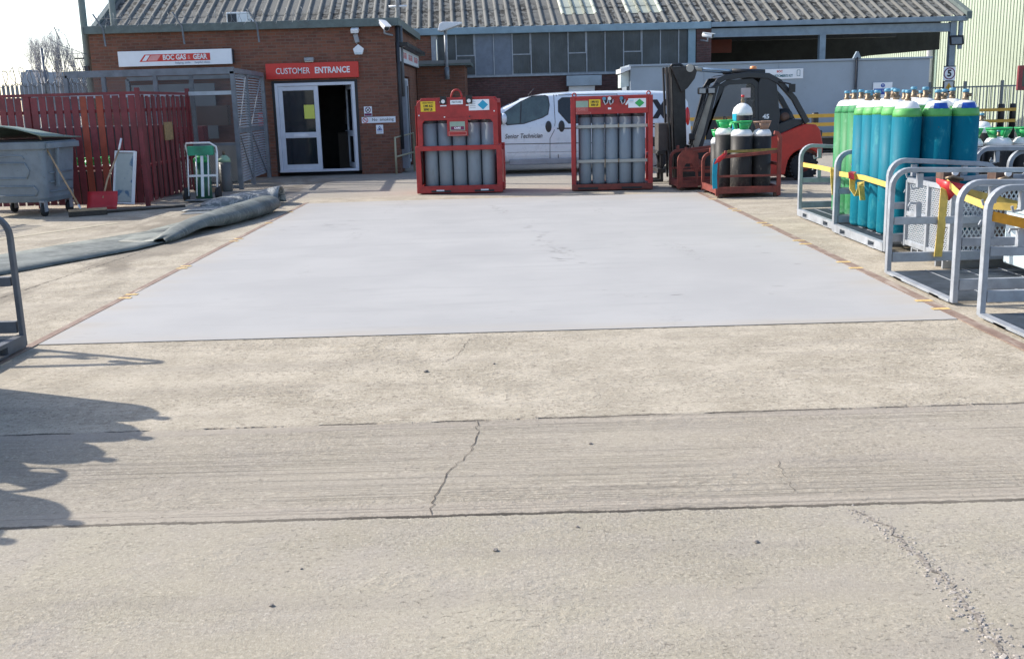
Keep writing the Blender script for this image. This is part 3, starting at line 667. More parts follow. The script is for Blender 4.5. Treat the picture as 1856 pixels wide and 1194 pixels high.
b = MB(); text(b, 'POINT', .075, WHITE, front(-6.145, OY-.023, 1.38), bold=.002, sx=.8); text(b, 'FIRE', .075, WHITE, front(-6.145, OY-.023, 1.5), bold=.002, sx=.8); b.build('lettering', t, world=True)
# long sign along the side wall
t = thing('side_wall_sign', 'long white sign with red lettering along the side canopy', 'sign', (OX1+.37, OY+.6, 2.55)); b = MB(); b.box(OX1+.07, OX1+.11, OY+.12, OY+OD-.3, 2.76, 3.10, SIGNWHITE); b.build('board', t, world=True)
for k in range(3):
    b = MB(); text(b, 'GAS & GEAR', .21, P('faded_red', (.62, .18, .18), .5), rightface(OX1+.112, OY+1.2+k*1.75, 2.93), bold=.004); b.build('lettering', t, world=True)
# lights, cameras, alarm box
t = thing('wall_lamp', 'small grey bulkhead wall lamp just above the red entrance sign', 'lamp', (-4.83, OY, 2.8)); b = MB(); b.box(-4.95, -4.72, OY-.16, OY, 2.82, 2.90, GALV); b.box(-4.94, -4.73, OY-.15, OY-.02, 2.79, 2.82, P('lamp_lens', (.5, .48, .4), .3)); b.build('housing', t, world=True, bevel=.01)
t = thing('floodlight', 'small grey floodlight with drooping bracket high on the brick wall', 'floodlight', (-3.65, OY, 3.1)); b = MB(); b.cbox((-3.66, OY-.12, 3.52), (.19, .2, .10), SIGNWHITE, Matrix.Rotation(R(20), 4, 'X')); b.build('head', t, world=True, bevel=.015)
b = MB(); b.cbox((-3.64, OY-.05, 3.33), (.11, .09, .2), GALV, Matrix.Rotation(R(-12), 4, 'Y')); b.tube([(-3.66, OY-.06, 3.46), (-3.64, OY-.04, 3.2)], .02, GALV); b.build('bracket', t, world=True, bevel=.01)
t = thing('alarm_box', 'white five-sided burglar alarm box on the brick above the door', 'alarm box', (-3.6, OY, 2.95)); b = MB(); b.prism([(-3.74, 3.08), (-3.70, 2.94), (-3.52, 2.94), (-3.47, 3.08), (-3.605, 3.19)], OY-.08, OY, SIGNWHITE); b.build('case', t, world=True, bevel=.012)
b = MB(); b.box(-3.70, -3.53, OY-.084, OY-.08, 2.95, 2.99, P('alarm_band', (.55, .66, .70), .4)); b.build('band', t, world=True)
def cctv(label, base, aim, post):
    t = thing('security_camera', label, 'camera', base); b = MB(); a = Vector(base); d = Vector(aim).normalized()
    b.M = Matrix.Translation(a) @ d.to_track_quat('Y', 'Z').to_matrix().to_4x4(); b.lathe([(.06, -.18), (.075, -.17), (.075, .16), (.07, .17)], (0, 0, 0), WHITE, 16, 'y'); b.box(-.085, .085, -.16, .22, .06, .085, WHITE); b.build('case', t, world=True)
    b = MB(); b.M = Matrix.Translation(a) @ d.to_track_quat('Y', 'Z').to_matrix().to_4x4(); b.lathe([(.064, .171), (.06, .18)], (0, 0, 0), BLACK, 16, 'y'); b.build('lens', t, world=True)
    b = MB(); b.tube([a+Vector((0, 0, -.06)), a+Vector((0, .02, -.18)), Vector(post)], .025, GALV); b.build('arm', t, world=True)
cctv('white security camera aimed left at the corner of the office', (-2.92, OY-.25, 3.60), (.45, -.75, -.45), (-2.75, OY-.01, 3.38))
cctv('white security camera on the dark brick pier of the warehouse', (6.65, 35.4, 3.62), (.8, -.5, -.15), (6.5, 35.85, 3.5))
# barbed wire brackets along the office roof
brk = None
for i, (x, lb) in enumerate([(-9.80, 'angled steel wire bracket at the left end of the office wall'), (-7.86, 'angled steel wire bracket on the brick above the white shop sign'), (-6.02, 'angled steel wire bracket nearest the red entrance sign')]):
    if brk is None:
        t = thing('wire_bracket', lb, 'bracket', (x, OY-.15, 3.3), 0, 'wire brackets on the office roof'); b = MB(); b.sq([(0, 0, 0), (-.03, 0, .42), (-.20, -.10, .76)], .035, GALVDARK); b.build('angle_arm', t); brk = t
    else: copy_tree(brk, (x, OY-.15, 3.3), 0, lb)
t = thing('razor_wire', 'sparse tangled coil of barbed wire along the office roof edge', 'wire', (-8, OY-.2, 3.8)); b = MB(); pts = []
for i in range(620):
    a = i*.29; pts.append((-10.1+i*.0088+.02*math.sin(i*.7), OY-.28+.17*math.cos(a), 3.90+.16*math.sin(a)+.03*math.sin(i*.13)))
b.tube(pts, .0045, GALVDARK, 4); b.tube([(-10.2, OY-.2, 3.95), (-8.0, OY-.26, 3.92), (-6.0, OY-.26, 3.98)], .004, GALVDARK, 4); b.build('coil', t, world=True)
# loose wire hanging off the left corner
t = thing('loose_wire', 'straggling barbed wire loop sticking out left of the office corner', 'wire', (-10.6, OY, 3.2)); b = MB(); b.tube([(-10.3, OY-.1, 3.12), (-10.9, OY-.2, 3.35), (-11.15, OY-.3, 3.55), (-10.95, OY-.3, 3.75), (-10.75, OY-.2, 3.6), (-10.7, OY-.1, 3.3)], .008, GALVDARK, 5); b.tube([(-10.3, OY-.1, 3.15), (-10.8, OY-.2, 3.15), (-11.4, OY-.3, 3.1)], .006, GALVDARK, 5); b.tube([(-10.9, OY-.2, 3.5), (-11.0, OY-.2, 3.8), (-10.85, OY-.2, 3.7)], .012, GALVDARK, 5); b.build('strand', t, world=True)
for x, top, lb in ((-10.45, 7.5, 'tall grey steel pole at the left corner of the office'), (-9.83, 7.4, 'tall grey steel pole rising behind the office roof')):
    y = 27.2 if x < -10 else 33.6; xx = x if x < -10 else x*33.6/27.9-.15
    t = thing('steel_pole', lb, 'pole', (xx, y, 0)); b = MB(); b.tube([(xx, y, 0), (xx, y, 9)], .09 if x < -10 else .10, P('pole_green_grey', (.17, .21, .20), .55)); b.build('shaft', t, world=True)
    if x < -10:
        b = MB(); b.cbox((xx, y-.1, 2.75), (.1, .1, .22), DARK); b.bar((xx-.3, y-.05, 3.05), (xx+.1, y-.05, 3.05), .03, .03, DARK); b.build('cleat', t, world=True)
t = thing('air_conditioner', 'white air conditioning unit on the office roof', 'air conditioner', (-6.9, 28, 3.7)); b = MB(); b.box(-7.12, -6.58, 28.1, 28.45, 3.74, 4.14, WHITE); b.build('case', t, world=True, bevel=.015)
b = MB(); b.box(-7.09, -6.86, 28.09, 28.1, 3.78, 4.1, DARK); b.build('grille', t, world=True)
b = MB(); b.tube([(-6.6, 28.2, 3.95), (-6.45, 28.1, 3.95), (-6.4, 28.05, 3.8), (-6.4, 28.05, 3.66)], .02, WHITE); b.build('pipe', t, world=True)
t = thing('handrail', 'bent yellowish tubular handrail at the office side door', 'handrail', (-2.6, 27, 0)); b = MB()
RC = P('rail_cream', (.42, .40, .27), .5); b.tube([(-2.80, 26.7, 0), (-2.80, 26.7, .90), (-2.40, 27.4, .98), (-2.40, 27.4, 0)], .028, RC); b.tube([(-2.80, 26.7, .42), (-2.40, 27.4, .5)], .024, RC); b.build('rail', t, world=True)
t = thing('aerial_pole', 'thin grey mast at the right corner of the office roof', 'pole', (-2.62, 27.3, 3.6)); b = MB(); b.tube([(-2.62, 27.3, 3.6), (-2.66, 27.3, 6)], .045, GALV); b.tube([(-2.85, 27.3, 4.1), (-2.4, 27.3, 4.1)], .025, WHITE); b.build('mast', t, world=True)

# ------------------------------------------------------------------ brick annex + street lamp
t = thing('brick_annex', 'low red brick annex with flat roof beside the office', 'building', (-2, 33, 0))
b = MB(); b.box(-2.68, -1.22, 32.8, 35.0, 0, 2.80, BRICK); b.build('wall', t, world=True)
b = MB(); b.box(-2.75, -1.02, 32.55, 35.1, 2.80, 2.90, TRIMGREEN); b.build('roof', t, world=True, bevel=.01)
b = MB(); b.box(-2.75, -1.02, 32.52, 32.56, 2.86, 2.96, P('felt_grey', (.2, .21, .21), .7)); b.build('roof_edge', t, world=True)
t = thing('yard_lamp', 'white hooded lamp on a short post above the brick annex', 'lamp', (-1.72, 32.5, 2.4)); b = MB(); b.tube([(-1.74, 32.5, 2.45), (-1.74, 32.5, 3.92)], .05, GALV); b.tube([(-1.74, 32.5, 2.40), (-1.74, 32.5, 2.75)], .075, GALVDARK); b.build('post', t, world=True)
b = MB(); b.prism([(-1.95, 3.80), (-1.85, 3.78), (-1.25, 3.97), (-1.22, 4.03), (-1.80, 4.05), (-1.9, 4.0)], 32.2, 32.7, WHITE); b.build('lamp_head', t, world=True, bevel=.02)

# ------------------------------------------------------------------ warehouse
WR = R(3)
t = thing('warehouse', 'long warehouse with ribbed mossy roof, dark glazing and open bay', 'building', (-3.5, 35.4, 0), WR)
wt = t; E_ = 4.0
b = MB(); b.box(-9.6, 1.25, .1, .4, 0, E_-.1, BRICKDARK); b.box(1.25, 9.9, .1, .4, 0, 2.52, BRICKDARK); b.box(9.9, 10.4, .06, .4, 0, E_-.1, BRICKDARK); b.box(10.1, 10.35, .4, 9, 0, E_, BRICKDARK)
b.box(-9.6, -9.3, .4, 9, 0, E_, BRICKDARK); b.build('wall', t)
# pale red brick patch beside the glazing
b = MB(); b.box(-.2, 1.2, .06, .098, 2.9, E_-.15, BRICK); b.build('brick_panel', t)
x = 1.3; k = 0; pw = .615
while x < 9.8:
    hopper = k in (1, 2+2, 2+5, 2+8) ; solid = k in (2, 3)
    fr = MB(); fr.box(x, x+.035, .08, .16, 2.55, E_-.12, GALV)
    fr.box(x+.035, x+pw, .09, .15, 2.55, 2.585, GALVDARK)
    if k in (1, 4, 7, 10): fr.box(x+.035, x+pw, .085, .15, 3.18, 3.215, GALV); fr.box(x+pw-.03, x+pw-.001, .085, .15, 3.215, E_-.12, GALV)
    o = fr.build('window', t)
    g_ = MB(); g_.box(x+.035, x+pw, .11, .125, 2.585, E_-.12, BOARDGREY if solid else WGLASS); g_.build('board_panel' if solid else 'pane', o)
    x += pw; k += 1
b = MB(); b.box(9.62, 9.86, .02, .1, 2.3, E_-.12, GUTTER); b.build('corner_post', t)
b = MB(); b.box(1.12, 1.29, .02, .12, 2.55, E_-.12, GALV); b.build('corner_post', t)
b = MB(); b.box(1.2, 9.9, .02, .12, 2.49, 2.55, GALV); b.build('sill', t)
b = MB(); b.box(.0, 10.35, -.15, .05, E_-.14, E_+.08, GUTTER); b.box(-9.7, .0, -.12, .05, E_-.1, E_+.04, GUTTER); b.box(10.35, 19.0, -.16, .0, E_-.1, E_+.06, BLUEGREY); b.build('gutter', t, bevel=.02)
b = MB(); b.box(10.4, 18.5, .05, .2, E_-.36, E_-.14, BLUEGREY); b.box(10.4, 18.5, .02, .24, E_-.42, E_-.36, BLUEGREY); b.build('eaves_beam', t)
for cx in (14.15, 18.6):
    b = MB(); b.box(cx-.1, cx+.1, 0.0, .03, 0, E_-.42 if cx < 18 else E_-.1, BLUEGREY); b.box(cx-.1, cx+.1, .17, .2, 0, E_-.42 if cx < 18 else E_-.1, BLUEGREY); b.box(cx-.02, cx+.02, .03, .17, 0, E_-.42 if cx < 18 else E_-.1, BLUEGREY); b.build('column', t)
b = MB(); b.box(18.78, 18.9, -.05, .06, 3.0, E_, BLUEGREY); b.build('downpipe', t)
# roof: ribbed sheets, real corrugation, overlapping in two tiers
slope = R(23.4); cs, sn = math.cos(slope), math.sin(slope)
def rib(x0, n, pitch, s0, s1, lift, mat):
    prof = []
    for i in range(n):
        xx = x0+i*pitch
        prof += [(xx-.065, 0), (xx-.045, .035), (xx-.018, .056), (xx+.018, .056), (xx+.045, .035), (xx+.065, 0)]
    vs = []; fs = []
    for s_ in (s0, s1):
        for a, h in prof: vs.append((a, -.12+s_*cs-(h+lift)*sn, E_+.06+s_*sn+(h+lift)*cs))
    m = len(prof)
    for i in range(m-1): fs.append((i, i+1, m+i+1, m+i))
    b = MB(); b.add(vs, fs, mat); return b
nr = 78
rf = None
tiers = [(0, 1.75, .0), (1.62, 5.3, .012)]
b = MB()
for s0, s1, lf_ in tiers:
    q = rib(-9.62, nr, .37, s0, s1, lf_, ROOF); b.add(q.v, q.f, ROOF)
rb = -.12+5.3*cs; b.add([(-9.7, rb, E_+.1+5.3*sn), (19.0, rb, E_+.1+5.3*sn), (19.0, rb+4.9, E_+.1+.4*sn), (-9.7, rb+4.9, E_+.1+.4*sn)], [(0, 1, 2, 3)], ROOF)
rf = b.build('roof', t)
rl_ = MB()
for x0 in (5.55, 5.92, 6.29, 7.77, 8.14, 8.51):
    q = rib(x0-.0, 2, .37, 1.0, 1.75, .016, ROOFLIGHT); rl_.add(q.v, q.f, ROOFLIGHT)
    q = rib(x0-.0, 2, .37, 1.7, 4.0, .03, ROOFLIGHT); rl_.add(q.v, q.f, ROOFLIGHT)
rl_.build('rooflight', rf)
xe = -9.62+.37*(nr-1)
for x0, x1 in ((-9.82, -9.66), (xe+.06, xe+.24)):
    b = MB(); b.add([(x0, -.2, E_-.04), (x1, -.2, E_-.04), (x1, -.2, E_+.2), (x0, -.2, E_+.2)]+[(xx, -.2+5.4*cs, zz+5.4*sn) for xx, zz in ((x0, E_-.04), (x1, E_-.04), (x1, E_+.2), (x0, E_+.2))], [(0, 1, 2, 3), (7, 6, 5, 4), (0, 4, 5, 1), (1, 5, 6, 2), (2, 6, 7, 3), (3, 7, 4, 0)], TRIMGREEN); b.build('verge', t)
# dark inside of the open bay
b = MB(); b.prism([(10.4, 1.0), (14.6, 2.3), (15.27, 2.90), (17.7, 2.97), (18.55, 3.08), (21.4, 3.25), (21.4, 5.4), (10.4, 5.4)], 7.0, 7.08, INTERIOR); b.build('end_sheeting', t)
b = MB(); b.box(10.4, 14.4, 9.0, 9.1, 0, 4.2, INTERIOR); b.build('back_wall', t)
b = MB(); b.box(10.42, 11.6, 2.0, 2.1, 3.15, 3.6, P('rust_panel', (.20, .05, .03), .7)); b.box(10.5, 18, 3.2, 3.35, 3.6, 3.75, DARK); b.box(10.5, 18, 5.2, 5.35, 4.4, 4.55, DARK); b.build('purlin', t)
# shutter box on the low wall
t = thing('shutter_box', 'pale grey boxed hatch with white panel on the dark brick wall', 'hatch', (2.6, 35.5, 2.0)); b = MB(); b.box(2.02, 3.17, 35.30, 35.62, 2.13, 2.46, P('hatch_grey', (.33, .40, .45), .5)); b.build('box', t, world=True, bevel=.01)
b = MB(); b.box(2.1, 2.95, 35.45, 35.60, 1.2, 2.12, WHITE); b.build('panel', t, world=True)

# column signs: floodlight, speed limit, warning
t = thing('column_floodlight', 'black box floodlight at the end column of the open bay', 'floodlight', (15.0, 36, 3.1)); b = MB(); b.cbox((15.02, 35.95, 3.27), (.44, .14, .30), BLACK, Matrix.Rotation(R(-16), 4, 'X')); b.build('case', t, world=True, bevel=.02)
b = MB(); b.cbox((14.99, 35.87, 3.25), (.34, .02, .22), P('flood_glass', (.16, .18, .19), .15), Matrix.Rotation(R(-16), 4, 'X')); b.build('glass', t, world=True)
t = thing('speed_limit_sign', 'white sign with a circled number five on the end column', 'sign', (14.86, 36.2, 1.9)); b = MB(); yb = 35.98
b.box(14.66, 15.06, yb, yb+.02, 1.98, 2.42, SIGNWHITE); b.box(14.66, 15.06, yb-.01, yb+.02, 2.42, 2.45, INK); b.build('board', t, world=True)
b = MB(); b.ring(arc(14.86, 2.2, .195, 0, 360, 28)[:-1], arc(14.86, 2.2, .16, 0, 360, 28)[:-1], yb-.004, yb-.001, PURPLE); b.build('ring', t, world=True)
b = MB(); text(b, '5', .30, INK, front(14.86, yb-.004, 2.2), bold=.012); b.build('lettering', t, world=True)
t = thing('warning_sign', 'black framed sign with amber triangle below the speed limit', 'sign', (14.86, 36.2, 1.4)); b = MB(); b.box(14.66, 15.06, yb, yb+.02, 1.2, 1.965, INK); b.build('board', t, world=True)
b = MB(); b.box(14.71, 15.01, yb-.003, yb-.001, 1.64, 1.94, P('panel_grey', (.5, .52, .52), .5)); b.box(14.71, 15.01, yb-.003, yb-.001, 1.25, 1.58, P('panel_grey', (.5, .52, .52), .5)); b.build('panel', t, world=True)
b = MB(); b.prism([(14.73, 1.68), (14.99, 1.68), (14.86, 1.91)], yb-.007, yb-.004, P('amber_sign', (.55, .33, .03), .5)); b.bar((14.86, yb-.008, 1.72), (14.86, yb-.008, 1.83), .002, .03, INK); b.build('triangle', t, world=True)

# ------------------------------------------------------------------ grey cabin
t = thing('storage_cabin', 'long flat grey steel cabin in front of the open bay', 'cabin', (8.2, 32, 0))
b = MB(); b.box(3.72, 12.62, 32, 34.4, .12, 2.60, CABIN); b.build('wall', t, world=True, bevel=.02)
b = MB(); b.box(3.68, 12.68, 31.95, 34.45, 2.60, 2.66, CABIN); b.build('roof', t, world=True, bevel=.01)
b = MB()
for x in (5.9, 8.12, 10.35): b.box(x, x+.018, 31.992, 31.999, .12, 2.6, P('cabin_joint', (.26, .31, .36), .5))
b.build('joint_strip', t, world=True)
b = MB(); b.tube([(10.42, 31.93, .1), (10.42, 31.93, 2.7)], .04, DARK); b.prism([(10.3, 2.66), (10.54, 2.66), (10.45, 2.86), (10.40, 2.86)], 31.9, 32.0, BLUEGREY); b.build('vent_pipe', t, world=True)
b = MB(); b.box(3.72, 12.62, 31.99, 32.3, .02, .115, DARK); b.build('base_rail', t, world=True)
b = MB(); b.prism([(3.42, 2.42), (3.71, 2.52), (3.71, 2.62), (3.42, 2.55)], 31.8, 33.2, WHITE); b.prism([(3.46, 2.0), (3.71, 2.05), (3.71, 2.5), (3.46, 2.40)], 32.2, 33.0, P('canopy_pale', (.62, .70, .68), .5)); b.build('side_canopy', t, world=True)
t = thing('cabin_notice', 'white notice with green-black lettering high on the grey cabin', 'sign', (8.35, 31.98, 2.2)); b = MB(); b.box(7.72, 8.85, 31.96, 31.98, 2.13, 2.42, SIGNWHITE); b.build('board', t, world=True)
b = MB(); text(b, 'BOC', .085, SIGNRED, front(8.15, 31.955, 2.345), bold=.002); b.build('heading', t, world=True)
b = MB(); text(b, 'CUSTOMER\'S KIT', .10, P('notice_teal', (.05, .18, .22), .5), front(8.22, 31.955, 2.215), bold=.003, sx=.85); b.build('lettering', t, world=True)
b = MB(); b.ring(rrect(8.66, 8.76, 2.2, 2.38, .02), rrect(8.672, 8.748, 2.212, 2.368, .015), 31.952, 31.956, P('notice_teal', (.05, .18, .22), .5)); b.build('symbol', t, world=True)
t = thing('instruction_sign', 'white and blue mandatory instruction sign on the grey cabin', 'sign', (11.2, 31.98, 1.6)); b = MB(); b.box(10.95, 11.52, 31.96, 31.98, 1.35, 1.95, SIGNWHITE); b.build('board', t, world=True)
b = MB(); b.prism(arc(11.235, 1.86, .06, 0, 360, 18)[:-1], 31.953, 31.957, LBLBLUE); b.box(10.98, 11.49, 31.953, 31.957, 1.6, 1.77, LBLBLUE); text(b, '!', .1, SIGNWHITE, front(11.235, 31.951, 1.86), bold=.004); text(b, 'REPORT TO OFFICE', .075, SIGNWHITE, front(11.235, 31.951, 1.70), sx=.75); b.build('symbol', t, world=True)

# ------------------------------------------------------------------ pale green shed and fence on the right
t = thing('metal_shed', 'huge pale green ribbed metal shed behind the yard fence', 'building', (15.25, 98.0, 0), R(-84.6))
def clad(x0, x1, y, h, pitch, name):
    prof = []; x = x0
    while x < x1:
        prof += [(x, 0), (x+pitch*.70, 0), (x+pitch*.73, .05), (x+pitch*.97, .05)]; x += pitch
    b = MB(); vs = [(a, y+d, 0) for a, d in prof]+[(a, y+d, h) for a, d in prof]; m = len(prof)
    b.add(vs, [(i, i+1, m+i+1, m+i) for i in range(m-1)], GREENCLAD); return b.build(name, t)
clad(0, 62, 0, 15, .23, 'wall_cladding')
b = MB(); b.box(0, 62, .08, 30, 0, 14.98, GREENCLAD); b.build('inner_wall', t)
b = MB(); b.tube([(48.3, -.14, 0), (48.3, -.14, 15)], .14, P('pipe_lilac', (.66, .68, .74), .4)); b.build('downpipe', t)
b = MB(); b.box(48.55, 48.72, -.02, .1, 0, 15, P('corner_green', (.2, .28, .24), .6)); b.build('corner_flashing', t)
t = thing('mesh_fence', 'grey steel mesh fence in front of the pale green shed', 'fence', (18, 39, 0))
for x in (15.4, 16.7, 18.05, 19.4, 20.75, 22.1):
    b = MB(); b.sq([(x, 39, 0), (x, 39, 1.95)], .09, GALVDARK); b.build('post', t, world=True)
b = MB(); b.box(15.4, 22.2, 38.96, 39.0, 1.72, 1.77, GALVDARK); b.box(15.4, 22.2, 38.96, 39.0, .12, .17, GALVDARK); b.build('rail', t, world=True)
b = MB()
x = 15.5
while x < 22.1: b.box(x, x+.028, 39.01, 39.035, .05, 1.78, GALV); x += .135
b.build('pale_bars', t, world=True)
t = thing('framed_board', 'dark board in a red frame at the right edge', 'sign', (9.75, 19.8, 1.6)); b = MB(); b.ring(rrect(9.50, 10.6, 1.66, 2.11, .02), rrect(9.58, 10.52, 1.73, 2.04, .01), 19.9, 19.96, REDFENCE); b.build('frame', t, world=True)
b = MB(); b.box(9.58, 10.52, 19.93, 19.95, 1.73, 2.04, P('board_dark', (.05, .09, .07), .5)); b.build('panel', t, world=True)
b = MB(); b.sq([(10.1, 19.98, 0), (10.1, 19.98, 1.7)], .07, GALVDARK); b.build('post', t, world=True)
def barrier(label, x0, x1, y, posts, zs):
    t = thing('crash_barrier', label, 'barrier', ((x0+x1)/2, y, 0))
    for p in posts:
        b = MB(); b.lathe([(.10, 0), (.10, 1.12), (.085, 1.16)], (p, y+.14, 0), BLACK, 14); b.build('post', t, world=True)
    for z in zs:
        b = MB(); b.box(x0, x1, y, y+.05, z, z+.10, BARRIERYEL); b.build('rail', t, world=True)
barrier('yellow rail barrier with black posts behind the forklift', 4.9, 10.9, 30, (5.0, 6.6, 8.72, 10.8), (1.02, .78, .5))
barrier('yellow rail barrier with paired black posts at the far right', 15.3, 17.2, 36, (15.5, 16.75, 17.15), (.92, .55))
t = thing('low_skip', 'low black open box behind the yellow barrier', 'skip', (9.2, 31, 0)); b = MB(); b.box(8.4, 10.8, 30.8, 31.6, .12, .42, BLACK); b.box(8.3, 10.9, 30.75, 31.65, .42, .5, GALVDARK); b.build('body', t, world=True)
# ------------------------------------------------------------------ grey mesh cage in front of the office
t = thing('mesh_cage', 'grey steel mesh cage with louvred side standing against the office', 'cage', (-7.5, 24.8, 0))
cx0, cx1, cy0, cy1, ch = -9.35, -5.80, 23.0, 26.75, 2.5
b = MB()
for x, y in ((cx0, cy0), (cx1, cy0), (cx0, cy1), (cx1-.22, cy1), (cx1-.11, (cy0+cy1)/2-.3)): b.sq([(x, y, 0), (x, y, ch)], .09, GALVDARK)
for x in (-8.55, -7.45, -6.95): b.sq([(x, cy0+(.0 if x < -7 else .9), 0), (x, cy0+(.0 if x < -7 else .9), ch)], .08, GALVDARK)
b.bar((cx0, cy0, ch+.02), (cx1+.04, cy0, ch+.02), .09, .14, GALVDARK); b.bar((cx1, cy0, ch+.02), (cx1-.22, cy1, ch+.02), .09, .1, GALVDARK); b.bar((cx0, cy1, ch), (cx1-.2, cy1, ch), .09, .09, GALVDARK)
b.bar((cx0, cy0, 2.06), (cx1, cy0, 2.06), .07, .08, P('rail_light', (.42, .47, .50), .5)); b.bar((cx0, cy0, .98), (cx1, cy0, .98), .06, .06, GALVDARK); b.bar((cx0, cy0, .06), (cx1, cy0, .06), .06, .08, GALVDARK)
b.build('frame', t, world=True)
b = MB(); b.add([(cx0, cy0+.02, .1), (cx1, cy0+.02, .1), (cx1, cy0+.02, ch), (cx0, cy0+.02, ch)], [(0, 1, 2, 3)], CHAIN); b.build('front_mesh', t, world=True)
b = MB(); b.add([(cx0, cy0, ch+.05), (cx1, cy0, ch+.05), (cx1-.22, cy1, ch+.05), (cx0, cy1, ch+.05)], [(0, 1, 2, 3)], CHAIN); b.build('roof_mesh', t, world=True)
b = MB(); b.box(cx0+.1, cx1-1.4, cy1-.06, cy1-.03, 1.0, 2.35, P('cage_back', (.17, .19, .20), .7)); b.build('back_panel', t, world=True)
ym = (cy0+cy1)/2-.3
SLAT_SUNLIT = P('slat_sunlit', (.36, .40, .44), .45, metal=.2, var=.1)  # slats stand in for expanded metal; sun on its strands put in as lighter grey
for y0, y1, xa, xb in ((cy0+.06, ym-.06, cx1, cx1-.10), (ym+.06, cy1-.3, cx1-.115, cx1-.21)):
    b = MB(); z = .15
    while z < 2.45:
        b.add([(xa-.02, y0, z+.03), (xa+.02, y0, z), (xb+.02, y1, z), (xb-.02, y1, z+.03), (xa-.02, y0, z+.036), (xa+.02, y0, z+.006), (xb+.02, y1, z+.006), (xb-.02, y1, z+.036)], [(0, 1, 2, 3), (7, 6, 5, 4), (0, 4, 5, 1), (2, 6, 7, 3), (1, 5, 6, 2), (3, 7, 4, 0)], SLAT_SUNLIT); z += .058
    b.bar((xa+.03, y0+.1, 1.35), (xb+.03, y1-.1, 2.4), .02, .03, GALV); b.bar((xa+.03, y0+.1, 1.15), (xb+.03, y1-.1, .15), .02, .03, GALVDARK); b.bar((xa+.02, y0, 1.25), (xb+.02, y1, 1.25), .02, .1, GALVDARK)
    b.build('louvre_panel', t, world=True)

# ------------------------------------------------------------------ cylinders
def lath(prof, mats, parent, name, seg=22):
    b = MB(); b.lathe(prof, (0, 0, 0), mats, seg); return b.build(name, parent)
def tall_cylinder(label, body, collar, band=True, r=.155, h=1.32, group=None, cap=CAPBLUE, blue=False):
    t = thing('gas_cylinder', label, 'gas cylinder', group=group)
    lath([(r*.9, 0), (r, .03), (r, h)], body, t, 'body')
    lath([(r, h), (r*.985, h+.03), (r*.94, h+.065), (r*.86, h+.09)], collar, t, 'shoulder')
    lath([(r*.87, h+.085), (r*.80, h+.105), (r*.64, h+.15), (r*.38, h+.165), (r*.24, h+.17)], SHWHITE, t, 'neck_collar')
    if blue:
        b = MB(); vs = []
        for k in range(7):
            a = R(-128+k*12); vs += [(r*.885*math.cos(a), r*.885*math.sin(a), h+.085), (r*.72*math.cos(a), r*.72*math.sin(a), h+.145)]
        b.add(vs, [(2*k, 2*k+2, 2*k+3, 2*k+1) for k in range(6)], LBLBLUE); b.build('blue_label', t)
    v = lath([(.036, h+.165), (.036, h+.20), (.026, h+.205), (.03, h+.25), (.02, h+.27)], BRASS, t, 'valve', 12)
    b = MB(); b.tube([(0, 0, h+.225), (.05, -.03, h+.225)], .018, BRASS, 8); b.build('outlet', v)
    lath([(.034, h+.255), (.036, h+.26), (.036, h+.28), (.030, h+.288)], cap, t, 'valve_cap', 12)
    return t
def guard_cylinder(label, r=.17, h=.95, body=CYLBLACK, guard=GUARDGREEN, group=None, rot=0):
    t = thing('gas_cylinder', label, 'gas cylinder', group=group)
    lath([(r*.9, 0), (r, .03), (r, h)], body, t, 'body')
    lath([(r, h), (r*.98, h+.05), (r*.8, h+.10), (r*.45, h+.125)], SHWHITE, t, 'shoulder')
    b = MB()
    for a0, a1, z0, z1 in ((0, 360, h+.22, h+.25), (20, 110, h+.1, h+.22), (150, 235, h+.1, h+.22), (270, 340, h+.1, h+.22)):
        n = max(6, int((a1-a0)/15)); rows = []
        for z in (z0, z1):
            rr = r*(.62+.35*(z-h-.1)/.15); rows.append([(rr*math.cos(R(a0+rot+(a1-a0)*k/n)), rr*math.sin(R(a0+rot+(a1-a0)*k/n)), z) for k in range(n+1)])
        b.sheet(rows, .006, guard)
    b.build('valve_guard', t)
    v = lath([(.03, h+.11), (.03, h+.15), (.02, h+.16), (.022, h+.20)], BRASS, t, 'valve', 10)
    lath([(.028, h+.195), (.028, h+.215)], CAPBLUE, t, 'valve_cap', 10)
    return t

